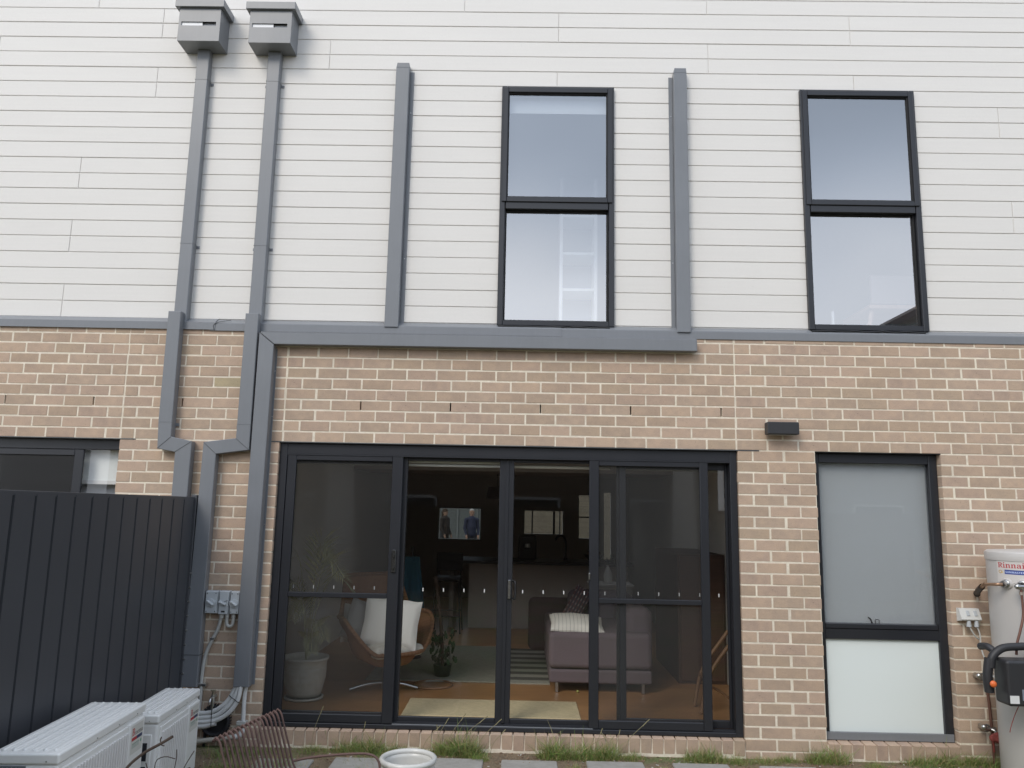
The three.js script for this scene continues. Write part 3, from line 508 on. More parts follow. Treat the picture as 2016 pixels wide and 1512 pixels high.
function acUnit(label, right, zf, zn, W, top, ribs) {      // long side runs in z; the grille faces +x
  const t = thing('air_conditioner_unit', label, 'air conditioner', [0, 0, 0], 0, 'outdoor air conditioner units');
  const L = zn - zf, H = top - GY - 0.05;
  t.position.set(right - W / 2, GY + 0.05, (zf + zn) / 2); t.rotation.y = 0.06;
  const hx = W / 2, hz = L / 2;
  part('casing', rounded(W, H - 0.05, L, 0.018, 4).translate(0, (H - 0.05) / 2, 0), mAc, t);
  part('top_cover', rounded(W + 0.012, 0.05, L + 0.012, 0.012, 3).translate(0, H - 0.026, 0), mAc, t);
  for (let i = 0; i < ribs; i++) part('top_rib', rounded(0.02, 0.018, L - 0.06, 0.0088, 3).translate(-hx + 0.035 + (W - 0.07) * i / (ribs - 1), H + 0.0005, 0.0), mAc, t);
  const g0 = -hz + 0.235, g1 = hz - 0.06;               // grille span along z
  part('front_panel', rounded(0.012, H - 0.10, g1 - g0 + 0.05, 0.005, 2).translate(hx + 0.002, (H - 0.05) / 2, (g0 + g1) / 2), mAc, t);
  const fins = [], nf = Math.round((g1 - g0) / 0.03);
  for (let i = 0; i <= nf; i++) fins.push(cbox(0.014, H - 0.15, 0.014, 0.003).translate(hx + 0.012, (H - 0.06) / 2, g0 + (g1 - g0) * i / nf));
  const gr = part('grille', fins, mAcFin, t); gr.userData.kind = 'stuff';
  part('service_panel', rounded(0.02, H - 0.075, 0.195, 0.009, 3).translate(hx + 0.004, (H - 0.06) / 2, -hz + 0.112), mAc, t);
  part('badge', new THREE.PlaneGeometry(0.15, 0.15).rotateY(Math.PI / 2).translate(hx + 0.0148, H - 0.16, -hz + 0.112), mBadge, t);
  const mHole = M(0.02, 0.022, 0.03, 0.6);
  part('end_panel', rounded(W - 0.05, H - 0.13, 0.012, 0.005, 2).translate(-0.004, (H - 0.09) / 2, hz + 0.003), mAc, t);
  for (const [a, b] of [[-hx + 0.035, -0.028], [0.012, hx - 0.05]]) for (let k = 0; k < 4; k++) { const yy = H - 0.155 - 0.13 * k; if (yy > 0.1) part('coil_opening', bx(a, b, yy - 0.1, yy, hz + 0.0088, hz + 0.0105, 0.0005), mHole, t); }
  part('vent_strip', bx(-hx + 0.01, hx - 0.14, H - 0.075, H - 0.055, hz + 0.0015, hz + 0.0065, 0.001), M(0.15, 0.16, 0.18, 0.6), t);
  for (let i = 0; i < 6; i++) part('vent_hole', cyl(0.0035, 0.0035, 0.002, -hx + 0.02 + 0.02 * i, H - 0.064, hz + 0.007, 8, 'z'), mSteel, t);
  for (const [a, b] of [[hx + 0.0075, 0.36], [hx + 0.0075, 0.62], [hx + 0.0075, 0.12]]) part('screw', cyl(0.004, 0.003, 0.003, a, H - 0.034, -hz + L * b, 8, 'x'), mSteel, t);
  part('screw', cyl(0.004, 0.003, 0.003, hx - 0.05, H - 0.035, hz + 0.0075, 8, 'z'), mSteel, t);
  for (const s of [-1, 1]) part('foot', bx(-hx - 0.01, hx + 0.03, -0.06, 0.001, s * (hz - 0.14) - 0.03, s * (hz - 0.14) + 0.03), mGreyDark, t);
}
acUnit('large white air conditioner unit closest to the camera by the fence', -0.21, 1.50, 2.44, 0.30, 0.52, 6);
acUnit('smaller white air conditioner unit beside the house wall, behind the large unit', -0.23, 0.68, 1.37, 0.225, 0.42, 5);

// ---------------------------------------------------------------- garden things
const mRust = M(0.20, 0.125, 0.108, 0.72, { map: tex(256, (u, v) => { const n = fbm(u, v, 12, 4, 201); return [0.75 + 0.5 * (n - 0.5), 0.72 + 0.62 * (n - 0.5), 0.72 + 0.66 * (n - 0.5)]; }, 6), bumpMap: grainBump, bumpScale: 0.001 });
{
  const t = thing('garden_chair', 'rusty brown metal slat chair standing on the grass beside the white pot', 'chair');
  const A = new THREE.Vector3(0.284, 0.42, 1.78), B = new THREE.Vector3(0.427, 0.42, 1.17), N = 16;
  const slat = (p, far) => { const k = p; const s = (a) => [a[0], a[1], a[2]]; const top = A.clone().lerp(B, k); const lean = 0.10; return [[top.x - 0.006, top.y - 0.016, top.z], [top.x + 0.004, top.y, top.z], [top.x + 0.024, top.y - 0.016, top.z], [top.x + 0.05, top.y - 0.09, top.z], [top.x + 0.086, top.y - 0.2, top.z], [top.x + 0.135, top.y - 0.335, top.z], [top.x + 0.20, top.y - 0.385, top.z], [top.x + 0.34, top.y - 0.392, top.z], [top.x + 0.52, top.y - 0.372, top.z]]; };
  for (let i = 0; i < N; i++) {
    const pts = slat(i / (N - 1)), edge = i === 0 || i === N - 1;
    if (edge) part('slat', tube(pts, 0.006, 40, 8), mRust, t);
    else { const g = tube(pts, 0.0068, 40, 8); const p = g.attributes.position; part('slat', g.scale(1, 1, 1), mRust, t); }
  }
  part('top_rail', tube([[A.x - 0.006, A.y - 0.018, A.z + 0.005], [A.x * 0.5 + B.x * 0.5 - 0.008, A.y - 0.017, (A.z + B.z) / 2], [B.x - 0.006, B.y - 0.018, B.z - 0.005]], 0.007, 20, 8), mRust, t);
  part('seat_rail', tube([[A.x + 0.52, 0.046, A.z], [B.x + 0.52, 0.046, B.z]], 0.008, 6, 8), mRust, t);
  const dx = (z) => 0;
  for (const [p, z] of [[B, 1.16], [A, 1.79]]) {
    const o = p.x - B.x;
    part('arm', tube([[0.546 + o, 0.122, z], [0.64 + o, 0.142, z], [0.78 + o, 0.160, z], [0.93 + o, 0.172, z], [1.0 + o, 0.171, z], [1.045 + o, 0.155, z], [1.07 + o, 0.115, z], [1.065 + o, 0.02, z], [1.03 + o, GY - 0.01, z]], 0.0075, 40, 8), mRust, t);
    part('leg', tube([[p.x + 0.12, 0.08, z], [p.x + 0.10, 0, z], [p.x + 0.06, GY - 0.01, z]], 0.0075, 10, 8), mRust, t);
  }
}
const mGlaze = M(0.66, 0.655, 0.62, 0.28, { map: tex(256, (u, v) => { const n = fbm(u, v, 6, 5, 211), s = vnoise(u * 60, v * 60, 60, 213); return 0.94 + 0.1 * (n - 0.5) - 0.18 * sm(0.93, 0.99, s); }, 2) });
{
  const t = thing('garden_pot', 'empty white glazed pot with a thick rim standing on the pavers', 'pot', [1.215, GY, 0.95]);
  part('bowl', lathe([[0.0, 0.0], [0.115, 0.0], [0.145, 0.012], [0.168, 0.07], [0.174, 0.14], [0.168, 0.2], [0.17, 0.214], [0.152, 0.214], [0.15, 0.19], [0.152, 0.15], [0.14, 0.08], [0.11, 0.03], [0, 0.028]], 56), mGlaze, t);
  part('rim', new THREE.TorusGeometry(0.166, 0.0165, 14, 64).rotateX(Math.PI / 2).scale(1, 1.1, 1).translate(0, 0.224, 0), mGlaze, t);
  part('soil', cyl(0.128, 0.13, 0.01, 0, 0.06, 0, 32), M(0.16, 0.14, 0.12, 0.95, { map: brickTint }), t);
}
const mPaver = M(0.40, 0.385, 0.36, 0.92, { map: mortarTint, bumpMap: grainBump, bumpScale: 0.003 });
for (const [x0, x1, z0, z1, lab] of [[1.79, 2.19, 0.19, 0.59, 'square grey paver in front of the middle of the sliding door'], [2.40, 2.81, 0.18, 0.58, 'square grey paver in front of the screen door beside the sidelight'], [3.02, 3.42, 0.185, 0.59, 'square grey paver in front of the sidelight'], [1.27, 1.66, 0.2, 0.6, 'square grey paver just behind the white pot'], [0.60, 1.02, 0.24, 0.66, 'square grey paver between the rusty chair and the white pot'], [0.06, 0.46, 0.30, 0.75, 'square grey paver behind the rusty chair'], [3.64, 4.05, 0.19, 0.6, 'square grey paver in front of the brick pier']])
  one('paver', bx(x0, x1, GY - 0.04, GY + 0.012 + rr(-0.004, 0.004), z0, z1, 0.006), mPaver, lab, 'paver', 'pavers along the wall');
// dry twigs in front of the units
const mTwig = M(0.12, 0.085, 0.065, 0.9, { map: brickTint });
{
  const t = thing('dry_branch', 'thick dry branch leaning across the white air conditioner unit', 'branch');
  part('stem', tube([[-0.13, 0.2, 1.98], [-0.11, 0.294, 1.93], [-0.043, 0.363, 1.9], [0.053, 0.419, 1.9], [0.108, 0.453, 1.9]], 0.0075, 24, 7), mTwig, t);
  part('twig', tube([[0.05, 0.417, 1.9], [0.046, 0.436, 1.9], [0.05, 0.45, 1.9]], 0.0035, 6, 5), mTwig, t);
  part('twig', tube([[0.045, 0.413, 1.9], [0.07, 0.408, 1.905]], 0.003, 4, 5), mTwig, t);
  part('root', tube([[-0.13, 0.2, 1.98], [-0.12, 0.0, 2.05], [-0.1, GY - 0.01, 2.1]], 0.008, 8, 7), mTwig, t);
}
{
  const t = thing('bare_shrub', 'thin leafless shrub in front of the smaller air conditioner unit', 'shrub');
  const base = [0.02, GY - 0.01, 1.6];
  for (const p of [[[-0.06, 0.1], [-0.10, 0.2], [-0.087, 0.25], [-0.038, 0.27], [0.02, 0.262]], [[0.012, 0.1], [0.011, 0.205], [0.02, 0.263], [0.021, 0.308]], [[0.04, 0.1], [0.06, 0.2], [0.079, 0.238], [0.118, 0.303]], [[-0.05, 0.05], [-0.13, 0.18], [-0.148, 0.233]], [[0.03, 0.08], [0.05, 0.19], [0.10, 0.215]]])
    part('stem', tube([base, ...p.map(([x, y], i) => [x, y, 1.6 + 0.008 * i])], 0.0026, 24, 5), mTwig, t);
}

// ---------------------------------------------------------------- hot water tank and fittings
const tankTex = canvasTex(512, 512, (x) => {
  x.fillStyle = '#cfcac5'; x.fillRect(0, 0, 512, 512);
  x.font = 'bold 150px serif'; x.fillStyle = '#b4363c'; x.fillText('Rinnai', 20, 200, 470);
  x.strokeStyle = '#b98f3a'; x.lineWidth = 12; x.beginPath(); x.arc(66, 286, 28, 0, 7); x.stroke(); x.fillStyle = '#d9b866'; x.beginPath(); x.arc(104, 296, 14, 0, 7); x.fill();
  x.fillStyle = '#2c3f86'; x.fillRect(150, 240, 340, 92); x.font = 'bold 58px sans-serif'; x.fillStyle = '#c4d2f2'; x.fillText('SUNMASTER', 162, 308, 318);
});
{
  const TX = 5.60, TZ = 0.33, R = 0.27, t = thing('water_heater', 'tall pale water heater tank standing against the brick wall', 'water heater', [TX, GY, TZ]);
  const mTank = M(0.56, 0.535, 0.51, 0.45, { map: paintTint, roughnessMap: dustRough });
  part('tank', lathe([[0, 0.02], [R, 0.02], [R, 1.535], [R - 0.004, 1.54], [0, 1.54]], 72), mTank, t);
  part('lid', lathe([[R + 0.001, 1.50], [R + 0.006, 1.502], [R + 0.006, 1.555], [R - 0.01, 1.57], [0, 1.585]], 72), mTank, t);
  part('logo', new THREE.CylinderGeometry(R + 0.0015, R + 0.0015, 0.17, 24, 1, true, -1.36, 0.74).translate(0, 1.435, 0), M(1, 1, 1, 0.45, { map: tankTex }), t);
  part('base_ring', lathe([[R + 0.004, -0.03], [R + 0.004, 0.03], [R - 0.01, 0.03]], 48), mGreyDark, t);
  const at = (a, y, r) => [r * Math.sin(a), y, r * Math.cos(a)];
  for (const a of [-1.10, -0.72]) {
    const y = 1.342, g = cyl(0.042, 0.034, 0.02, 0, 0, R + 0.006, 24, 'z').rotateY(a).translate(0, y, 0);
    part('fitting_collar', g, mTank, t);
    part('fitting', [cyl(0.022, 0.022, 0.05, 0, 0, R + 0.03, 16, 'z').rotateY(a).translate(0, y, 0), new THREE.TorusGeometry(0.024, 0.007, 8, 20).translate(0, 0, R + 0.02).rotateY(a).translate(0, y, 0)], mSteel, t);
  }
}
const TANK = (a, y, r) => [5.60 + r * Math.sin(a), y, 0.33 + r * Math.cos(a)];
one('inlet_pipe', [tube([TANK(-1.10, 1.2, 0.33), TANK(-1.14, 1.2, 0.36), [5.27, 1.185, 0.33]], 0.011, 12, 8), tube([[5.27, 1.185, 0.33], [5.285, 1.16, 0.26]], 0.014, 6, 8)], M(0.45, 0.28, 0.18, 0.35, { metal: 0.8 }), 'short bare copper pipe leaving the upper tank fitting', 'pipe');
one('lagged_elbow', [tube([[5.285, 1.165, 0.27], [5.33, 1.125, 0.14], [5.395, 1.085, 0.0]], 0.021, 14, 12), cyl(0.024, 0.024, 0.012, 0, 0, 0, 16).rotateX(1.2).translate(5.38, 1.093, 0.03)], mBlack, 'black foam sleeve on the pipe entering the bricks', 'pipe sleeve');
{
  const t = thing('relief_valve', 'chrome relief valve with brown drain tube on the tank', 'valve');
  const v = TANK(-0.72, 1.195, 0.345);
  part('valve_body', [cyl(0.017, 0.017, 0.06, v[0], v[1], v[2], 14, 'x'), new THREE.SphereGeometry(0.019, 16, 12).translate(v[0] - 0.035, v[1] + 0.002, v[2] + 0.01)], mSteel, t);
  part('lever', bx(v[0] - 0.02, v[0] + 0.02, v[1] + 0.02, v[1] + 0.028, v[2] - 0.01, v[2] + 0.012), mBlack, t);
  part('union', cyl(0.014, 0.014, 0.02, v[0] - 0.005, v[1] - 0.045, v[2], 12), M(0.5, 0.42, 0.36, 0.4, { metal: 0.6 }), t);
  part('drain_tube', tube([[v[0] - 0.005, v[1] - 0.02, v[2]], [v[0] - 0.005, v[1] - 0.1, v[2] + 0.005], [v[0] - 0.012, v[1] - 0.19, v[2] + 0.012], [v[0] - 0.045, v[1] - 0.29, v[2] + 0.02], [v[0] - 0.075, v[1] - 0.38, v[2] + 0.02], [v[0] - 0.085, v[1] - 0.45, v[2] + 0.02]], 0.0085, 40, 8), mCopper, t);
}
{
  const t = thing('power_outlet', 'white double weatherproof power outlet on the bricks beside the tank', 'outlet');
  const mO = M(0.70, 0.70, 0.67, 0.4, { map: paintTint });
  part('back_plate', [profX([[0.003, 0.885], [0.004, 0.982], [0.04, 0.982], [0.075, 0.905], [0.07, 0.898]], 5.228, 5.378)], mO, t);
  for (const x of [5.285, 5.342]) { part('switch', bx(-0.012, 0.012, -0.02, 0.02, -0.002, 0.006, 0.002).rotateX(-0.42).translate(x, 0.948, 0.057), mSwitch, t); part('plug', cyl(0.018, 0.013, 0.045, x + 0.004, 0.873, 0.055, 14), mSwitch, t); }
  part('cord', tube([[5.29, 0.86, 0.055], [5.305, 0.82, 0.06], [5.335, 0.775, 0.06], [5.36, 0.76, 0.05]], 0.006, 16, 8), mConduit, t);
  part('cord', tube([[5.346, 0.86, 0.055], [5.36, 0.80, 0.065], [5.352, 0.72, 0.08], [5.36, 0.64, 0.1], [5.385, 0.58, 0.12], [5.36, 0.52, 0.2], [5.30, 0.56, 0.45], [5.27, 0.50, 0.58], [5.29, 0.455, 0.66], [5.35, 0.45, 0.7], [5.43, 0.50, 0.7]], 0.0055, 60, 8), mConduit, t);
}
{
  const t = thing('pump_unit', 'black plastic pump with carry handle and orange knob on the tank front', 'pump', [-0.055, 0.005, 0]);
  const mP = M(0.028, 0.028, 0.031, 0.5, { map: metalTint });
  part('housing', rounded(0.32, 0.29, 0.16, 0.02, 4).translate(5.345, 0.58, 0.675), mP, t);
  part('carry_handle', tube([[5.14, 0.66, 0.65], [5.155, 0.73, 0.65], [5.22, 0.785, 0.65], [5.32, 0.80, 0.65], [5.45, 0.795, 0.65], [5.49, 0.74, 0.65]], 0.026, 40, 12), mP, t);
  part('pump_pipe', [tube([[5.20, 0.75, 0.63], [5.17, 0.785, 0.58], [5.165, 0.775, 0.5]], 0.024, 16, 12), tube([[5.14, 0.72, 0.64], [5.12, 0.6, 0.64], [5.125, 0.5, 0.64]], 0.03, 16, 12)], mP, t);
  part('orange_knob', new THREE.SphereGeometry(0.022, 18, 14).scale(1, 1, 0.7).translate(5.12, 0.565, 0.70), M(0.75, 0.16, 0.04, 0.4), t);
  part('sticker', bx(5.19, 5.25, 0.455, 0.505, 0.756, 0.7575, 0.0003), mWhite, t);
  part('rating_label', bx(5.272, 5.36, 0.475, 0.545, 0.756, 0.7575, 0.0003), M(0.24, 0.27, 0.33, 0.5, { map: mortarTint }), t);
  part('bracket', [bx(5.36, 5.50, 0.62, 0.66, 0.50, 0.6), bx(5.36, 5.50, 0.50, 0.54, 0.50, 0.6)], mGreyDark, t);
}
function wallTap(x, y, label, handleCol) {
  const t = thing('wall_tap', label, 'tap', [0, 0, 0], 0, 'taps on the bricks beside the tank');
  part('body', [cyl(0.02, 0.016, 0.07, x, y, 0.045, 16, 'z'), cyl(0.014, 0.014, 0.08, x + 0.03, y - 0.004, 0.08, 14, 'x')], mSteel, t);
  part('knob', [new THREE.SphereGeometry(0.021, 16, 12).translate(x - 0.018, y + 0.01, 0.088)], mSteel, t);
  part('collar', new THREE.TorusGeometry(0.022, 0.006, 8, 20).translate(x + 0.012, y, 0.07), M(0.1, 0.1, 0.1, 0.4), t);
  return t;
}
wallTap(5.335, 0.495, 'chrome tap on the bricks just beside the orange knob');
{ const t = wallTap(5.345, 0.135, 'chrome tap low on the bricks, above the red rag'); part('spout', [tube([[5.375, 0.13, 0.08], [5.40, 0.12, 0.1], [5.405, 0.085, 0.105]], 0.011, 10, 8)], mSteel, t); }
one('copper_riser', tube([[5.385, 0.52, 0.05], [5.40, 0.3, 0.05], [5.405, 0.1, 0.05], [5.41, GY - 0.02, 0.05]], 0.011, 20, 8), mCopper, 'thin brown copper riser on the bricks between the two taps', 'pipe');
one('copper_riser', tube([[5.47, 0.44, 0.06], [5.475, 0.2, 0.06], [5.48, GY - 0.02, 0.06]], 0.014, 20, 8), mCopper, 'thicker brown copper riser on the bricks against the tank', 'pipe');
one('sealed_cord', [tube([[5.435, 0.38, 0.1], [5.45, 0.33, 0.11], [5.455, 0.29, 0.11]], 0.004, 8, 6), tube([[5.455, 0.30, 0.11], [5.46, 0.24, 0.11]], 0.012, 8, 8), tube([[5.46, 0.24, 0.11], [5.475, 0.12, 0.11]], 0.005, 8, 6)], mConduit, 'grey hanging cord with a white joint above the red rag', 'cord');
{
  const g = new THREE.IcosahedronGeometry(0.06, 4), p = g.attributes.position;
  for (let i = 0; i < p.count; i++) { const x = p.getX(i), y = p.getY(i), z = p.getZ(i), n = vnoise(x * 40 + 9, y * 40 + 5, 64, 3) + vnoise(z * 55 + 7, y * 30 + 3, 64, 4); const k = 0.72 + 0.38 * n; p.setXYZ(i, x * k * 1.45, y * k * 0.72, z * k * 0.6); }
  g.computeVertexNormals(); g.translate(5.455, 0.085, 0.13);
  one('red_rag', [g, tube([[5.40, 0.085, 0.13], [5.36, 0.07, 0.13], [5.37, 0.03, 0.12], [5.375, -0.02, 0.11]], 0.007, 16, 6)], M(0.26, 0.055, 0.045, 0.85, { map: mortarTint }), 'crumpled red rag hanging low on the pipes beside the tank', 'rag');
}
one('red_wire', tube([[5.26, 0.45, 0.66], [5.24, 0.36, 0.62], [5.22, 0.28, 0.60], [5.215, 0.24, 0.59]], 0.003, 16, 5), M(0.3, 0.08, 0.07, 0.6), 'thin red wire hanging under the black pump', 'wire');

// ---------------------------------------------------------------- ground, weeds, litter
const groundTex = tex(1024, (u, v) => { const n = fbm(u, v, 10, 5, 301), f = vnoise(u * 220, v * 220, 220, 303), g = sm(0.44, 0.6, fbm(u, v, 5, 4, 305)); const c = 0.72 + 0.4 * (n - 0.5) + 0.3 * (f - 0.5); return [c * (1 - 0.35 * g), c * (0.9 + 0.02 * g), c * (0.76 - 0.3 * g)]; }, 0.5);
{ const g = new THREE.PlaneGeometry(160, 160, 1, 1).rotateX(-Math.PI / 2).translate(0, GY, 30); uvBox(g); const o = part('ground', g, M(0.29, 0.24, 0.185, 0.97, { map: groundTex, bumpMap: grainBump, bumpScale: 0.012 }), scene); o.userData.kind = 'structure'; }
function bladeGeo(seg, w, bend) { const p = [], idx = []; for (let i = 0; i <= seg; i++) { const t = i / seg, x = bend * t * t, y = t * (1 - 0.25 * bend * t), ww = w * (1 - t) ** 0.7; p.push(-ww / 2, y, x, ww / 2, y, x); if (i < seg) { const a = 2 * i; idx.push(a, a + 1, a + 2, a + 1, a + 3, a + 2); } } const g = new THREE.BufferGeometry(); g.setAttribute('position', new THREE.Float32BufferAttribute(p, 3)); g.setIndex(idx); g.computeVertexNormals(); return g; }
const mGrass = M(1, 1, 1, 0.75, { side: THREE.DoubleSide });
{
  const clumps = [[-0.15, 0.22, 0.22, 0.9], [0.05, 0.14, 0.16, 0.5], [0.42, 0.08, 0.14, 0.6], [0.66, 0.07, 0.14, 1], [0.82, 0.09, 0.12, 1.2], [1.0, 0.07, 0.12, 0.8], [1.17, 0.06, 0.1, 0.5], [1.35, 0.06, 0.10, 1.0], [1.47, 0.08, 0.13, 1.5], [1.56, 0.1, 0.11, 1.3], [1.63, 0.2, 0.08, 0.6], [2.16, 0.1, 0.12, 1.5], [2.27, 0.1, 0.1, 1.0], [2.42, 0.1, 0.13, 1.2], [2.56, 0.09, 0.12, 1.3], [2.75, 0.09, 0.1, 0.7], [3.22, 0.07, 0.10, 0.9], [3.33, 0.08, 0.12, 1.0], [3.5, 0.12, 0.12, 0.7], [3.72, 0.10, 0.12, 0.6], [3.9, 0.05, 0.1, 0.6], [4.12, 0.06, 0.11, 1.1], [4.25, 0.06, 0.1, 1.1], [4.5, 0.14, 0.1, 0.5], [4.85, 0.05, 0.12, 0.8], [5.05, 0.03, 0.14, 1.0], [5.25, 0.0, 0.12, 1.0], [5.4, 0.05, 0.12, 0.9], [0.25, 0.45, 0.2, 0.8], [1.1, 0.35, 0.08, 0.6], [0.9, 0.75, 0.14, 1.0], [0.55, 0.75, 0.1, 0.5], [-0.05, 0.55, 0.2, 0.9], [4.6, 0.1, 0.4, 0.35], [3.6, 0.15, 0.5, 0.4], [0.9, 0.2, 0.4, 0.6], [0.35, 0.15, 0.35, 0.6], [2.4, 0.12, 0.5, 0.35], [5.0, 0.05, 0.35, 0.5], [2.31, 0.4, 0.04, 0.6], [2.92, 0.4, 0.05, 0.6]];
  const per = 850, N = clumps.length * per, im = new THREE.InstancedMesh(bladeGeo(4, 0.022, 0.7), mGrass, N); im.name = 'grass'; const d = new THREE.Object3D(), c = new THREE.Color(); let k = 0;
  for (const [cx, cz, rad, hs] of clumps) {
    const nb = Math.min(per, Math.round(per * (0.35 + 0.65 * Math.min(1, hs))));
    for (let i = 0; i < nb; i++) {
      const a = rnd() * 6.283, q = Math.pow(rnd(), 0.7) * rad, x = cx + q * Math.cos(a), z = Math.max(0.025, cz + 0.6 * q * Math.sin(a));
      const h = hs * (0.035 + 0.155 * rnd() * rnd()) * (1 - 0.4 * q / rad) + (rnd() < 0.06 ? 0.05 * hs : 0);
      d.position.set(x, GY - 0.004, z); d.rotation.set(rr(-0.5, 0.5), rnd() * 6.283, rr(-0.5, 0.5)); d.scale.set(h * rr(0.7, 1.3) + 0.03, h, h * rr(0.5, 1.5)); d.updateMatrix(); im.setMatrixAt(k, d.matrix);
      const dry = rnd(); if (dry < 0.25) c.setRGB(0.34 + 0.1 * rnd(), 0.29 + 0.07 * rnd(), 0.15); else c.setRGB(0.12 + 0.10 * rnd(), 0.18 + 0.11 * rnd(), 0.04 + 0.03 * rnd()); im.setColorAt(k, c); k++;
    }
  }
  im.count = k; im.castShadow = im.receiveShadow = true; im.userData = { kind: 'stuff', label: 'short green weeds and dry grass growing along the wall base', category: 'grass' }; scene.add(im);
}
{ // tall seeding stalks
  const spots = [[0.38, 0.30, 0.07], [0.50, 0.14, -0.02], [0.75, 0.20, 0.02], [0.97, 0.16, 0.05], [1.29, 0.24, 0.09], [1.38, 0.27, 0.12], [1.33, 0.2, -0.02], [1.45, 0.26, 0.2], [1.53, 0.18, 0.03], [1.60, 0.24, 0.16], [2.13, 0.13, 0.01], [2.22, 0.17, 0.0], [2.47, 0.2, 0.05], [2.52, 0.16, 0.08], [2.62, 0.2, 0.03], [2.68, 0.26, 0.17], [2.60, 0.17, -0.07], [3.30, 0.13, -0.05], [1.2, 0.2, 0.12], [1.7, 0.18, 0.1], [4.3, 0.12, 0.08], [4.8, 0.14, 0.05]];
  const m = M(0.30, 0.27, 0.15, 0.85), gs = [];
  for (const [x, h, l] of spots) { const z = rr(0.06, 0.12), p = [[x, GY, z], [x + 0.25 * l, GY + h * 0.5, z + 0.01], [x + l, GY + h, z + 0.02]]; gs.push(tube(p, 0.0016, 10, 4)); const hd = tube([[x + 0.86 * l, GY + h * 0.9, z + 0.018], [x + l, GY + h, z + 0.02], [x + l * 1.15, GY + h * 1.09, z + 0.022]], 0.003, 6, 4); gs.push(hd); }
  const o = part('weed_stalks', gs, m, scene); o.userData = { kind: 'stuff', label: 'thin straw stalks rising above the weeds along the door sill', category: 'weeds' };
}
{ // bark chips and pebbles
  const N = 1500, im = new THREE.InstancedMesh(cbox(1, 0.25, 0.4, 0.06), M(1, 1, 1, 0.95), N); im.name = 'mulch'; const d = new THREE.Object3D(), c = new THREE.Color();
  for (let i = 0; i < N; i++) { const s = 0.006 + 0.018 * rnd(); d.position.set(rr(-0.3, 5.6), GY + 0.002 + 0.004 * rnd(), 0.02 + 0.45 * Math.pow(rnd(), 1.4)); d.rotation.set(rr(-0.3, 0.3), rnd() * 6.28, rr(-0.3, 0.3)); d.scale.set(s, s * rr(0.5, 1.4), s); d.updateMatrix(); im.setMatrixAt(i, d.matrix); const t = rnd(); if (t < 0.12) c.setRGB(0.5, 0.48, 0.44); else c.setRGB(0.16 + 0.16 * t, 0.105 + 0.11 * t, 0.07 + 0.07 * t); im.setColorAt(i, c); }
  im.castShadow = im.receiveShadow = true; im.userData = { kind: 'stuff', label: 'brown bark chips and pebbles scattered on the soil', category: 'mulch' }; scene.add(im);
}

// ---------------------------------------------------------------- behind the glass: living room
const FY = 0.03;
const wickerTint = tex(256, (u, v) => { const a = Math.sin(u * Math.PI * 2 * 16), b = Math.sin(v * Math.PI * 2 * 16), w = a * b > 0 ? Math.abs(Math.cos(u * Math.PI * 2 * 16 * 0.5)) : Math.abs(Math.cos(v * Math.PI * 2 * 8)); const n = fbm(u, v, 12, 3, 401); return [0.55 + 0.4 * w + 0.2 * (n - 0.5), 0.5 + 0.4 * w + 0.2 * (n - 0.5), 0.45 + 0.4 * w + 0.2 * (n - 0.5)]; }, 5);
const mWicker = M(0.36, 0.185, 0.095, 0.8, { map: wickerTint, bumpMap: wickerTint, bumpScale: 0.006, side: THREE.DoubleSide });
const mLinen = M(0.66, 0.63, 0.56, 0.9, { bumpMap: grainBump, bumpScale: 0.002 });
const mOffWhite = M(0.88, 0.86, 0.81, 0.9, { bumpMap: grainBump, bumpScale: 0.002 });
const mGreyLinen = M(0.34, 0.32, 0.30, 0.9, { bumpMap: grainBump, bumpScale: 0.002 });
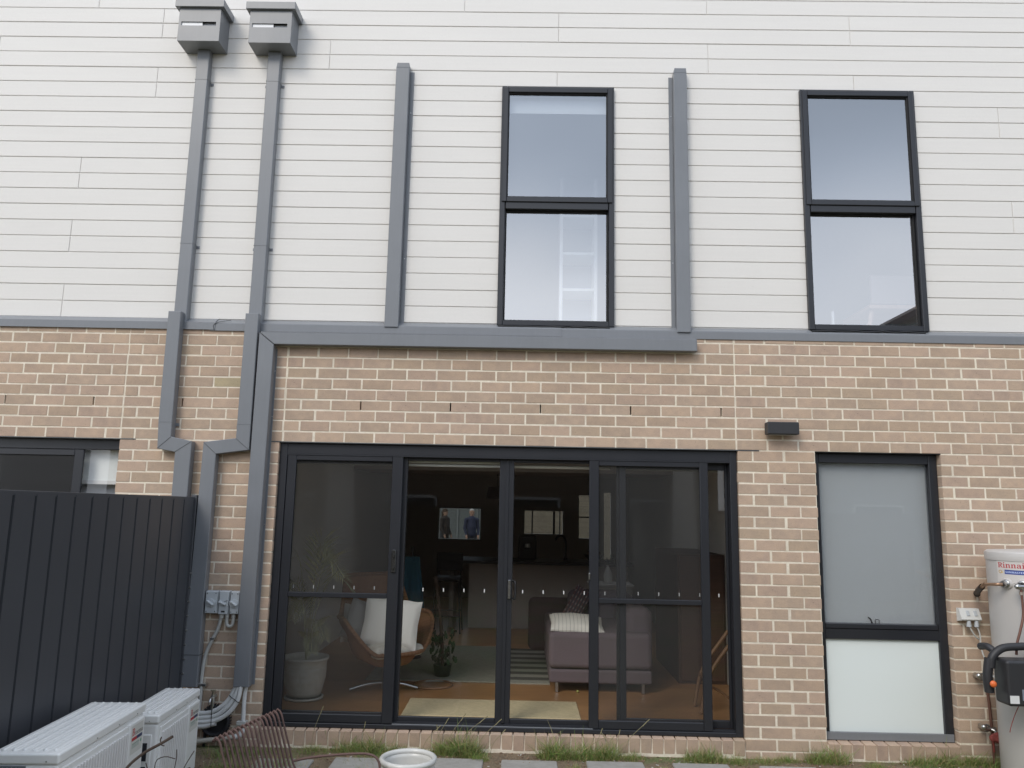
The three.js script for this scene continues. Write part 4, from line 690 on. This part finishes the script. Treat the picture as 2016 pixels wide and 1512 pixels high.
{
  const t = thing('wicker_chair', 'woven brown wicker tub chair on a swivel base behind the sliding door', 'chair', [0.70, FY, -1.12], 0.72);
  const nu = 72, nv = 14, pos = [], uv = [], idx = [];
  const edge = (f) => { const a = Math.abs(f); return 0.36 + 0.30 * (1 - sm(1.55, 2.45, a)) + 0.33 * (1 - sm(0.72, 1.15, a)); }; // f = 0 at the back
  const pt = (f, v) => { const h = edge(f), y0 = 0.22, y = y0 + (h - y0) * Math.pow(v, 0.92), r = (0.16 + 0.24 * Math.sqrt(Math.min(1, (y - y0) / 0.38)) + 0.05 * sm(0.6, 1, v) * sm(0.9, 1.4, Math.abs(f))) * (v < 0.12 ? Math.sqrt(v / 0.12) * 0.98 + 0.02 : 1); return [r * Math.sin(f) * -1, y, -r * Math.cos(f) * (1 - 0.08 * v) - 0.10 * Math.max(0, (y - 0.6)) * Math.cos(f)]; };
  for (let i = 0; i <= nu; i++) for (let j = 0; j <= nv; j++) { const f = -Math.PI + 2 * Math.PI * i / nu; pos.push(...pt(f, j / nv)); uv.push(f * 0.38, pt(f, j / nv)[1]); if (i < nu && j < nv) { const a = i * (nv + 1) + j, b = a + nv + 1; idx.push(a, b, a + 1, b, b + 1, a + 1); } }
  const g = new THREE.BufferGeometry(); g.setAttribute('position', new THREE.Float32BufferAttribute(pos, 3)); g.setAttribute('uv', new THREE.Float32BufferAttribute(uv, 2)); g.setIndex(idx); g.computeVertexNormals();
  part('shell', g, mWicker, t);
  const rim = []; for (let i = 0; i < 60; i++) rim.push(pt(-Math.PI + 2 * Math.PI * i / 60, 1)); part('rim', tube(rim, 0.018, 160, 8, true), mWicker, t);
  part('seat_cushion', (() => { const q = rounded(0.50, 0.10, 0.48, 0.05, 5); q.translate(0, 0.37, 0.03); return q; })(), mLinen, t);
  part('stem', cyl(0.025, 0.022, 0.2, 0, 0.12, 0, 16), mSteel, t);
  for (let i = 0; i < 4; i++) { const a = 0.5 + i * Math.PI / 2; part('base_arm', tube([[0, 0.07, 0], [0.14 * Math.cos(a), 0.06, 0.14 * Math.sin(a)], [0.30 * Math.cos(a), 0.018, 0.30 * Math.sin(a)]], 0.014, 12, 8), mSteel, t); }
}
function pillow(w, h, d) { const g = new THREE.BoxGeometry(w, h, d, 16, 16, 4), p = g.attributes.position; for (let i = 0; i < p.count; i++) { const x = p.getX(i) / (w / 2), y = p.getY(i) / (h / 2), z = p.getZ(i); const k = Math.pow(Math.max(0, 1 - x * x), 0.4) * Math.pow(Math.max(0, 1 - y * y), 0.4), pin = 1 - 0.05 * (1 - Math.abs(x)) * Math.abs(y) - 0.05 * (1 - Math.abs(y)) * Math.abs(x); p.setXYZ(i, p.getX(i) * pin, p.getY(i) * pin + 0.004 * Math.sin(9 * x + 4 * y), z * (0.1 + 0.9 * k)); } g.computeVertexNormals(); return g; }
function cushion(w, h, d, pos, rot, m, label) { const o = one('cushion', pillow(w, h, d), m, label, 'cushion'); o.position.set(...pos); o.rotation.set(...rot); return o; }
cushion(0.50, 0.42, 0.15, [0.76, 0.635, -1.0], [-0.22, 0.14, -0.09], mOffWhite, 'large off-white cushion at the front of the wicker chair');
cushion(0.34, 0.36, 0.12, [0.50, 0.62, -1.06], [-0.2, 0.5, -0.3], mGreyLinen, 'grey linen cushion tucked beside the off-white cushion in the wicker chair');
cushion(0.36, 0.34, 0.12, [0.46, 0.60, -1.18], [-0.2, 0.35, 0.02], mLinen, 'pale cushion at the back edge of the wicker chair');
{
  const t = thing('potted_palm', 'palm in a pale ribbed pot just inside the sliding door', 'potted plant', [0.075, FY, -0.78]);
  const mPotIn = M(0.66, 0.63, 0.54, 0.6, { map: mortarTint });
  part('pot', lathe([[0, 0.02], [0.13, 0.02], [0.15, 0.06], [0.175, 0.17], [0.18, 0.25], [0.172, 0.258], [0.178, 0.266], [0.18, 0.31], [0.195, 0.325], [0.195, 0.345], [0.175, 0.345], [0.165, 0.3], [0, 0.3]], 48), mPotIn, t);
  part('saucer', lathe([[0, 0], [0.16, 0], [0.165, 0.02], [0.15, 0.022]], 40), mPotIn, t);
  const mFrond = M(0.38, 0.37, 0.2, 0.7, { side: THREE.DoubleSide });
  const fronds = [[0.27, 1.10, 0.16, 0.62], [0.15, 1.26, 0.06, 0.6], [0.30, 0.95, -0.1, 0.55], [0.17, 0.60, 0.22, 0.40], [-0.05, 0.76, 0.26, 0.42], [-0.16, 0.9, 0.18, 0.5], [-0.2, 1.12, 0.05, 0.55], [0.05, 1.2, -0.25, 0.55], [0.10, 0.50, 0.26, 0.34]];
  fronds.forEach(([x, y, z, s], k) => {
    const c = new THREE.CatmullRomCurve3([new THREE.Vector3(0, 0.3, 0), new THREE.Vector3(x * 0.25, 0.3 + (y - 0.3) * 0.65 + 0.05, z * 0.25), new THREE.Vector3(x * 0.65, 0.3 + (y - 0.3) * 1.02 + 0.06, z * 0.65), new THREE.Vector3(x * 1.25, y + 0.02 - 0.10, z * 1.1)]), gs = [new THREE.TubeGeometry(c, 16, 0.004, 5)];
    for (let i = 10; i < 27; i++) for (const sd of [-1, 1]) { const u = i / 27, p = c.getPoint(u), tg = c.getTangent(u), side = new THREE.Vector3().crossVectors(tg, new THREE.Vector3(0, 1, 0)).normalize().multiplyScalar(sd), L = s * 0.42 * Math.sin(Math.PI * (0.05 + 0.85 * u)); const e = p.clone().addScaledVector(side, L * 0.75).addScaledVector(tg, L * 0.75); e.y -= 0.15 * L; const mid = p.clone().lerp(e, 0.5); mid.y += 0.03 * L; const wv = tg.clone().multiplyScalar(0.0085); const a = [p.x, p.y, p.z, mid.x + wv.x, mid.y + wv.y, mid.z + wv.z, mid.x - wv.x, mid.y - wv.y, mid.z - wv.z, e.x, e.y, e.z]; const q = new THREE.BufferGeometry(); q.setAttribute('position', new THREE.Float32BufferAttribute(a, 3)); q.setIndex([0, 1, 2, 1, 3, 2]); q.computeVertexNormals(); gs.push(q); }
    part('frond', gs, mFrond, t);
  });
}
{
  const t = thing('sofa', 'dusky purple fabric sofa seen end on behind the glass', 'sofa');
  const mS = M(0.17, 0.135, 0.15, 0.95, { bumpMap: grainBump, bumpScale: 0.002 });
  part('seat', rounded(0.94, 0.32, 1.6, 0.05, 5).translate(2.645, 0.395, -2.0), mS, t);
  part('base', rounded(0.93, 0.115, 1.6, 0.02, 3).translate(2.645, 0.172, -2.0), mS, t);
  part('backrest', rounded(0.26, 0.62, 1.7, 0.09, 5).translate(3.02, 0.46, -2.2), mS, t);
  part('back_cushion', rounded(0.62, 0.42, 0.2, 0.08, 5).rotateX(-0.12).translate(2.72, 0.62, -2.35), mS, t);
  part('arm', rounded(1.0, 0.56, 0.2, 0.07, 5).translate(2.5, 0.42, -2.72), M(0.09, 0.06, 0.06, 0.95), t);
  for (const x of [2.25, 3.03]) for (const z of [-1.22, -2.6]) part('leg', bx(x - 0.014, x + 0.014, FY, 0.12, z - 0.014, z + 0.014), mSteel, t);
}
{ const o = cushion(0.50, 0.36, 0.15, [2.44, 0.60, -1.42], [-1.32, 0.05, 0.0], mOffWhite, 'cream cushion with grey stripes lying on the sofa end'); o.material = M(1, 1, 1, 0.9, { map: tex(256, (u, v) => { const s = Math.abs(Math.sin(u * Math.PI * 14)) < 0.22 ? 0.55 : 0.84; return [s, s * 0.965, s * 0.88]; }, 1) }); }
const rugTex = tex(512, (u, v) => { const w = Math.sin(u * 400) * Math.sin(v * 400), n = fbm(u, v, 20, 3, 421); const c = 0.82 + 0.16 * w + 0.2 * (n - 0.5); return [c, c * 1.02, c * 0.93]; }, 2);
{ const o = one('rug', bx(0.45, 1.74, FY, FY + 0.012, -3.45, -1.53, 0.004), M(0.33, 0.325, 0.28, 0.98, { map: rugTex }), 'grey green woven rug between the wicker chair and the kitchen island', 'rug'); }
{ const t = thing('striped_rug', 'rug with wide dark and pale stripes beside the sofa', 'rug'); for (let i = 0; i < 14; i++) part('stripe', plain(1.78, 2.2, FY, FY + 0.011 - 0.0002 * (i % 2), -1.52 - 0.13 * (i + 1), -1.52 - 0.13 * i), i % 2 ? M(0.12, 0.12, 0.115, 0.98, { map: rugTex }) : M(0.40, 0.39, 0.36, 0.98, { map: rugTex }), t); }
one('door_mat', bx(0.98, 2.40, FY, FY + 0.01, -0.84, -0.29, 0.004), M(0.68, 0.55, 0.37, 0.98, { map: rugTex }), 'wide beige mat on the wooden floor just inside the door', 'mat');
one('hoop', new THREE.TorusGeometry(0.18, 0.008, 8, 48).rotateX(Math.PI / 2).translate(1.11, FY + 0.009, -1.38), mTimber, 'thin wooden hoop lying on the floor in front of the rug', 'hoop');
one('toy_ball', new THREE.SphereGeometry(0.012, 14, 10).translate(2.44, FY + 0.012, -1.22), M(0.4, 0.42, 0.12, 0.6), 'tiny yellow green ball on the floor under the sofa end', 'ball');
{
  const t = thing('kitchen_island', 'grey kitchen island with dark top at the far side of the room', 'kitchen island');
  part('bench_panel', plain(1.19, 3.4, FY, 0.91, -5.55, -4.95), M(0.60, 0.57, 0.54, 0.7, { map: paintTint }), t);
  part('bench_top', bx(0.9, 3.45, 0.912, 0.95, -5.6, -4.7, 0.003), mBlack, t);
  part('end_panel', plain(0.92, 0.98, FY, 0.91, -5.55, -4.95), M(0.3, 0.29, 0.275, 0.7), t);
}
{
  const t = thing('kitchen_tap', 'dark gooseneck tap silhouetted on the island top', 'tap', [2.55, 0.95, -5.3]);
  part('neck', tube([[0, 0, 0], [0, 0.26, 0], [-0.03, 0.33, 0], [-0.1, 0.34, 0], [-0.15, 0.28, 0]], 0.016, 30, 8), mBlack, t); part('tap_base', cyl(0.03, 0.025, 0.03, 0, 0.0155, 0, 16), mBlack, t);
}
{
  const t = thing('coffee_machine', 'dark boxy coffee machine on the island top', 'coffee machine', [2.0, 0.95, -5.25]);
  part('machine_body', rounded(0.26, 0.34, 0.3, 0.03, 3).translate(0, 0.171, 0), mBlack, t); part('group_head', cyl(0.04, 0.04, 0.05, 0, 0.2, 0.17, 16), mSteel, t);
}
{
  const t = thing('fruit_bowl', 'dark bowl heaped with fruit on the island top', 'bowl', [2.95, 0.95, -5.2]);
  part('bowl', lathe([[0, 0], [0.07, 0], [0.15, 0.09], [0.14, 0.09], [0.06, 0.015], [0, 0.015]], 32), mBlack, t);
  for (let i = 0; i < 5; i++) part('fruit', new THREE.SphereGeometry(0.045, 16, 12).translate(0.07 * Math.cos(i * 1.26), 0.085 + 0.012 * (i % 2), 0.07 * Math.sin(i * 1.26)), M(0.10, 0.05, 0.02, 0.6), t);
}
{
  const t = thing('pendant_lamp', 'dark drum pendant lamp hanging over the kitchen island', 'lamp', [1.55, 1.80, -5.15]);
  part('lamp_shade', lathe([[0.16, 0], [0.13, 0.17], [0.02, 0.18], [0.02, 0.175], [0.125, 0.165], [0.155, 0]], 32), mBlack, t); part('flex', cyl(0.006, 0.006, 0.17, 0, 0.265, 0, 8), mBlack, t);
}
{
  const t = thing('bar_stool', 'dark metal bar stool tucked at the end of the kitchen island', 'stool', [0.94, FY, -4.55]);
  const s = 0.19; for (const a of [-1, 1]) for (const b of [-1, 1]) part('leg', tube([[a * s * 0.8, 0.66, b * s * 0.8], [a * s, 0, b * s]], 0.012, 4, 6), mBlack, t);
  for (const y of [0.22, 0.3]) part('foot_rail', tube([[-s, y, s], [s, y, s]], 0.009, 3, 6), mBlack, t);
  part('seat', rounded(0.36, 0.06, 0.34, 0.025, 3).translate(0, 0.69, 0), mBlack, t);
  part('backrest', rounded(0.36, 0.24, 0.03, 0.012, 3).translate(0, 0.9, -0.17), mBlack, t);
  for (const a of [-1, 1]) part('back_post', tube([[a * 0.15, 0.7, -0.16], [a * 0.15, 0.98, -0.18]], 0.01, 4, 6), mBlack, t);
}
{
  const g = new THREE.PlaneGeometry(0.34, 0.62, 30, 20), p = g.attributes.position; for (let i = 0; i < p.count; i++) { const x = p.getX(i), y = p.getY(i), v = (0.31 - y) / 0.62; p.setXYZ(i, x * (0.55 + 0.5 * v), y, 0.03 * Math.sin(x * 42) * v + 0.05 * Math.cos(x * 6)); } g.computeVertexNormals();
  const t = thing('blue_coat', 'dark teal coat hanging on a stand behind the wicker chair', 'coat', [0.70, 0.81, -2.6]);
  part('cloth', g, M(0.03, 0.105, 0.15, 0.9, { side: THREE.DoubleSide }), t);
  part('stand', [cyl(0.014, 0.014, 1.2, 0, -0.19, -0.06, 10), cyl(0.14, 0.14, 0.02, 0, -0.77, -0.06, 24)], mBlack, t);
}
{
  const t = thing('leafy_plant', 'low green leafy plant in a dark pot behind the wicker chair arm', 'potted plant', [1.16, FY, -1.75]);
  part('pot', lathe([[0, 0], [0.07, 0], [0.09, 0.12], [0.08, 0.12], [0, 0.1]], 24), mBlack, t);
  const gs = []; for (let i = 0; i < 70; i++) { const a = rnd() * 6.28, r = rr(0.02, 0.14), q = new THREE.CircleGeometry(0.03, 6).scale(0.6, 1.2, 1).rotateX(rr(-1, 1)).rotateY(a).translate(r * Math.cos(a), 0.12 + 0.32 * rnd(), r * Math.sin(a)); gs.push(q); }
  part('foliage', gs, M(0.025, 0.06, 0.02, 0.7, { side: THREE.DoubleSide }), t);
  part('stem', tube([[0, 0.1, 0], [-0.03, 0.5, 0], [-0.1, 0.95, -0.02]], 0.018, 12, 7), M(0.05, 0.03, 0.02, 0.9), t);
}
{
  const t = thing('sprig_vase', 'white bottle vase with a leafy sprig against the bright slot window', 'vase', [3.02, 0.752, -4.0]);
  part('vase', lathe([[0, 0], [0.05, 0], [0.055, 0.1], [0.03, 0.17], [0.014, 0.2], [0.016, 0.22]], 24), mWhite, t);
  const gs = []; for (let i = 0; i < 9; i++) { const a = i * 0.9; gs.push(tube([[0, 0.2, 0], [0.03 * Math.cos(a), 0.26, 0.03 * Math.sin(a)], [0.08 * Math.cos(a), 0.27 + 0.01 * i, 0.08 * Math.sin(a)]], 0.0035, 6, 4), new THREE.CircleGeometry(0.022, 7).scale(0.6, 1.3, 1).rotateY(a).translate(0.075 * Math.cos(a), 0.27 + 0.01 * i, 0.075 * Math.sin(a))); }
  part('sprig', gs, M(0.03, 0.045, 0.025, 0.8, { side: THREE.DoubleSide }), t);
}
{
  const t = thing('side_cabinet', 'pale low cabinet holding the white vase', 'cabinet');
  part('carcass', plain(2.80, 3.30, FY, 0.73, -4.25, -3.8), M(0.4, 0.38, 0.35, 0.7, { map: paintTint }), t);
  part('cabinet_top', bx(2.78, 3.32, 0.7305, 0.75, -4.27, -3.78), M(0.5, 0.48, 0.45, 0.6), t);
}
{
  const t = thing('folding_stand', 'leaning timber folding stand behind the narrow sidelight glass', 'stand');
  for (const z of [-0.55, -0.8]) part('leg', tube([[3.40, FY + 0.01, z], [3.47, 0.33, z], [3.70, 0.66, z]], 0.016, 10, 6), mTimber, t);
  part('crossbar', tube([[3.45, 0.30, -0.55], [3.45, 0.30, -0.8]], 0.012, 4, 6), mTimber, t);
  part('rear_leg', tube([[3.44, 0.26, -0.68], [3.6, 0.18, -0.68], [3.78, FY + 0.01, -0.68]], 0.012, 8, 6), mTimber, t);
}
{
  const t = thing('tall_cabinet', 'dark brown tall cabinet beside the sofa behind the sidelight', 'cabinet');
  part('carcass', plain(3.45, 3.91, FY, 1.25, -3.0, -1.7), M(0.085, 0.045, 0.03, 0.5, { map: woodTint }), t);
  part('cabinet_door', bx(3.47, 3.89, 0.06, 1.23, -1.699, -1.68), M(0.10, 0.052, 0.034, 0.5, { map: woodTint }), t);
}
{
  const t = thing('toy_bag', 'checked red and black bag leaning on the sofa back', 'bag', [2.50, 0.56, -2.1]);
  const g = pillow(0.2, 0.36, 0.12).rotateZ(-0.5).translate(0, 0.14, 0); part('bag_body', g, M(1, 1, 1, 0.9, { map: tex(128, (u, v) => { const a = Math.sin(u * 40) > 0.3, b = Math.sin(v * 40) > 0.3; return a && b ? [0.26, 0.2, 0.2] : a ? [0.17, 0.09, 0.09] : [0.09, 0.07, 0.08]; }, 1) }), t);
}
// upstairs things seen through the panes
{
  const t = thing('white_shelf', 'white open shelf unit inside the upper window between the ducts', 'shelf');
  const mSh = M(0.85, 0.85, 0.83, 0.5);
  for (const x of [2.215, 2.52]) part('upright', plain(x - 0.014, x + 0.014, 3.101, 4.6, -0.75, -0.45), mSh, t);
  for (const y of [3.24, 3.57, 3.90, 4.25]) part('shelf_board', plain(2.2295, 2.5055, y - 0.012, y + 0.012, -0.75, -0.45), mSh, t);
  part('back_panel', plain(2.2295, 2.5055, 3.101, 4.6, -0.765, -0.751), M(0.5, 0.52, 0.55, 0.6), t);
}
{
  const t = thing('timber_desk', 'pale timber desk and leg inside the upper window above the frosted window', 'desk');
  const mD = M(0.55, 0.37, 0.29, 0.6, { map: woodTint });
  part('desk_top', plain(4.86, 5.5, 3.42, 3.45, -0.9, -0.35), mD, t);
  part('leg', tube([[4.90, 3.42, -0.4], [4.83, 3.101, -0.37]], 0.02, 4, 8), mD, t);
  part('monitor', plain(4.98, 5.5, 3.52, 3.78, -0.6, -0.57), M(0.35, 0.30, 0.29, 0.6), t);
  part('monitor_foot', plain(5.2, 5.28, 3.4505, 3.52, -0.62, -0.56), M(0.2, 0.2, 0.2, 0.6), t);
}
one('candlestick', [cyl(0.012, 0.012, 0.16, 4.52, 3.29, -0.3, 10), cyl(0.03, 0.03, 0.01, 4.52, 3.206, -0.3, 16), plain(4.42, 4.62, 3.101, 3.2, -0.4, -0.2)], mWhite, 'slim white candlestick inside the upper window above the frosted window', 'candlestick');

// ---------------------------------------------------------------- beyond the rear windows, and the street behind the camera that the glass mirrors
{ const t = thing('boundary_wall', 'beige brick wall seen through the small rear windows', 'wall'); part('wall_body', plain(1.6, 9, GY - 0.1, 3.2, -12.2, -12), M(0.42, 0.36, 0.28, 0.95, { map: mortarTint }), t); for (let i = 0; i < 12; i++) part('mortar_course', plain(1.6, 9, 0.9 + i * 0.12, 0.912 + i * 0.12, -12.0005, -11.996), M(0.3, 0.26, 0.21, 0.95), t); }
{ const t = thing('grey_shed', 'grey panel shed behind the two people in the rear window', 'shed'); part('wall_body', plain(-6, 1.2, GY - 0.1, 2.1, -24.2, -24), M(0.14, 0.15, 0.15, 0.8), t); for (let i = 0; i < 9; i++) part('panel_rib', plain(-5.8 + 0.75 * i, -5.74 + 0.75 * i, GY, 2.05, -24, -23.96), M(0.2, 0.21, 0.21, 0.8), t); part('roof_edge', plain(-6.2, 1.4, 2.1005, 2.25, -24.4, -23.8), mWhite, t); }
function sdCap(p, a, b, r0, r1) { const ax = b[0] - a[0], ay = b[1] - a[1], az = b[2] - a[2], px = p[0] - a[0], py = p[1] - a[1], pz = p[2] - a[2]; const h = Math.max(0, Math.min(1, (px * ax + py * ay + pz * az) / (ax * ax + ay * ay + az * az + 1e-9))); return Math.hypot(px - ax * h, py - ay * h, pz - az * h) - (r0 + (r1 - r0) * h); }
function person(label, x, z, turn, cloth, legs, hairCol, skin, longHair) {
  const B = [[[0, 0.98, 0], [0, 1.18, 0], 0.15, 0.155, 1], [[0, 1.18, 0], [0, 1.42, 0], 0.155, 0.13, 1], [[-0.17, 1.42, 0], [0.17, 1.42, 0], 0.07, 0.07, 1], [[0, 1.45, 0], [0, 1.56, 0.01], 0.052, 0.05, 0], [[0, 1.62, 0.015], [0, 1.68, 0.01], 0.072, 0.082, 0], [[0, 1.615, 0.105], [0, 1.64, 0.098], 0.013, 0.008, 0], [[-0.085, 1.63, 0], [-0.085, 1.65, 0], 0.012, 0.012, 0], [[0.085, 1.63, 0], [0.085, 1.65, 0], 0.012, 0.012, 0]];
  for (const s of [-1, 1]) {
    B.push([[s * 0.19, 1.41, 0], [s * 0.23, 1.14, 0.0], 0.06, 0.047, 1], [[s * 0.23, 1.14, 0], [s * 0.20, 0.92, 0.12], 0.046, 0.034, 1], [[s * 0.20, 0.91, 0.125], [s * 0.195, 0.85, 0.15], 0.034, 0.03, 0], [[s * 0.09, 0.94, 0], [s * 0.10, 0.5, 0.015], 0.1, 0.065, 2], [[s * 0.10, 0.5, 0.015], [s * 0.10, 0.1, -0.02], 0.063, 0.042, 2], [[s * 0.10, 0.05, -0.03], [s * 0.11, 0.035, 0.15], 0.042, 0.035, 3]);
    for (let f = 0; f < 4; f++) B.push([[s * (0.18 + 0.012 * f), 0.85, 0.15], [s * (0.178 + 0.012 * f), 0.775 + 0.008 * Math.abs(f - 1.5), 0.165], 0.0105, 0.009, 0]);
    B.push([[s * 0.185, 0.875, 0.15], [s * 0.165, 0.83, 0.18], 0.011, 0.009, 0]);
  }
  const res = 110, mc = new MarchingCubes(res, mWhite, false, false, 120000), half = 0.95; mc.isolation = 0;
  const f = mc.field, hs = res / 2;
  for (let k = 0; k < res; k++) for (let j = 0; j < res; j++) for (let i = 0; i < res; i++) {
    const p = [(i - hs) / hs * half, (j - hs) / hs * half + 0.88, (k - hs) / hs * half]; let d = 9;
    if (Math.abs(p[0]) > 0.4 || Math.abs(p[2]) > 0.35) d = 0.2; else for (const b of B) { const q = sdCap(p, b[0], b[1], b[2], b[3]), K = b[2] < 0.02 ? 0.006 : 0.03, h = Math.max(0, Math.min(1, 0.5 + 0.5 * (d - q) / K)); d = d * (1 - h) + q * h - K * h * (1 - h); }
    f[i + j * res + k * res * res] = -d;
  }
  mc.update(); const n = mc.count, P = new Float32Array(n * 3), Nn = new Float32Array(n * 3), Cc = new Float32Array(n * 3), cols = [skin, cloth, legs, [0.02, 0.018, 0.016]];
  for (let i = 0; i < n; i++) { const p = [mc.positionArray[3 * i] * half, mc.positionArray[3 * i + 1] * half + 0.88, mc.positionArray[3 * i + 2] * half]; P.set(p, 3 * i); Nn.set([mc.normalArray[3 * i], mc.normalArray[3 * i + 1], mc.normalArray[3 * i + 2]], 3 * i); let best = 9, bi = 1; for (const b of B) { const q = sdCap(p, b[0], b[1], b[2], b[3]); if (q < best) { best = q; bi = b[4]; } } Cc.set(cols[bi], 3 * i); }
  const g = new THREE.BufferGeometry(); g.setAttribute('position', new THREE.BufferAttribute(P, 3)); g.setAttribute('normal', new THREE.BufferAttribute(Nn, 3)); g.setAttribute('color', new THREE.BufferAttribute(Cc, 3)); g.computeVertexNormals();
  const t = thing('person', label, 'person', [x, GY, z], turn);
  part('body', g, M(1, 1, 1, 0.85, { vertexColors: true }), t);
  const hair = new THREE.SphereGeometry(0.094, 24, 16, 0, 6.283, 0, longHair ? 2.0 : 1.45).scale(0.97, 1.02, 1.05).rotateX(-0.35).translate(0, 1.685, -0.006);
  part('hair', longHair ? [hair, rounded(0.17, 0.26, 0.07, 0.03, 3).translate(0, 1.56, -0.07)] : [hair], M(...hairCol, 0.9), t);
  for (const s of [-1, 1]) part('eye', new THREE.SphereGeometry(0.011, 10, 8).translate(s * 0.032, 1.652, 0.082), mBlack, t);
  part('mouth', rounded(0.042, 0.008, 0.01, 0.003, 2).translate(0, 1.578, 0.086), M(0.3, 0.12, 0.1, 0.7), t);
}
person('grey haired person in a dark blue jacket beyond the rear window', 0.27, -20, 0.3, [0.03, 0.035, 0.07], [0.03, 0.03, 0.04], [0.45, 0.43, 0.40], [0.45, 0.27, 0.20], false);
person('brown haired person in dark brown clothing beyond the rear window', -0.62, -20, 1.1, [0.035, 0.026, 0.022], [0.02, 0.02, 0.022], [0.06, 0.038, 0.025], [0.42, 0.26, 0.19], true);

function backHouse(label, x0, x1, z0, z1, eave, ridge, gableFront, wallCol) {
  const t = thing('neighbour_house', label, 'house'), xm = (x0 + x1) / 2, zm = (z0 + z1) / 2, mW = M(...wallCol, 0.95, { map: mortarTint }), mR = M(0.075, 0.078, 0.085, 0.8, { map: metalTint });
  if (gableFront) {
    part('wall', poly([[x0, GY - 0.1], [x1, GY - 0.1], [x1, eave], [xm, ridge], [x0, eave]], z0, z1, 0), mW, t);
    const sl = Math.hypot(xm - x0, ridge - eave) + 0.6, a = Math.atan2(ridge - eave, xm - x0);
    for (const s of [-1, 1]) part('roof', new THREE.BoxGeometry(sl, 0.16, z1 - z0 + 1).rotateZ(-s * a).translate(xm + s * (xm - x0) / 2 + s * 0.1, (ridge + eave) / 2 + 0.02, zm), mR, t);
  } else {
    part('wall', plain(x0, x1, GY - 0.1, eave, z0, z1), mW, t);
    const sl = Math.hypot(zm - z0, ridge - eave) + 0.5, a = Math.atan2(ridge - eave, zm - z0);
    for (const s of [-1, 1]) part('roof', new THREE.BoxGeometry(x1 - x0 + 1, 0.16, sl).rotateX(s * a).translate(xm, (ridge + eave) / 2 + 0.05, zm + s * (zm - z0) / 2), mR, t);
  }
  const n = Math.floor((x1 - x0) / 3.2);
  for (let i = 0; i < n; i++) for (const y of eave > 4 ? [0.8, 3.3] : [0.8]) { const cx = x0 + (i + 0.5) * (x1 - x0) / n; part('window_frame', plain(cx - 0.75, cx + 0.75, y, y + 1.2, z0 - 0.06, z0 - 0.0005), mWhite, t); part('window_pane', plain(cx - 0.68, cx + 0.68, y + 0.07, y + 1.13, z0 - 0.07, z0 - 0.061), M(0.03, 0.035, 0.04, 0.1), t); }
}
backHouse('brown brick neighbour house mirrored in the sliding door', -10, 7.5, 16, 24, 4.9, 6.2, false, [0.22, 0.16, 0.12]);
backHouse('tall gabled neighbour house mirrored in the upper window', 10.5, 22, 17, 27, 6.0, 9.0, true, [0.34, 0.35, 0.36]);
{ const t = thing('timber_fence', 'dark paling fence along the rear of the garden, mirrored in the door glass', 'fence'); const m = M(0.09, 0.07, 0.055, 0.9, { map: woodTint }), g = cbox(0.145, 1.85, 0.018, 0.002); for (let i = 0; i < 130; i++) { const o = part('paling', g, m, t); o.position.set(-9 + i * 0.15, GY + 0.92 + rr(-0.01, 0.01), 11); } part('fence_rail', plain(-9.1, 10.5, 1.2, 1.28, 11.0095, 11.06), m, t); part('fence_rail', plain(-9.1, 10.5, 0.2, 0.28, 11.0095, 11.06), m, t); }

renderer.render(scene, camera);
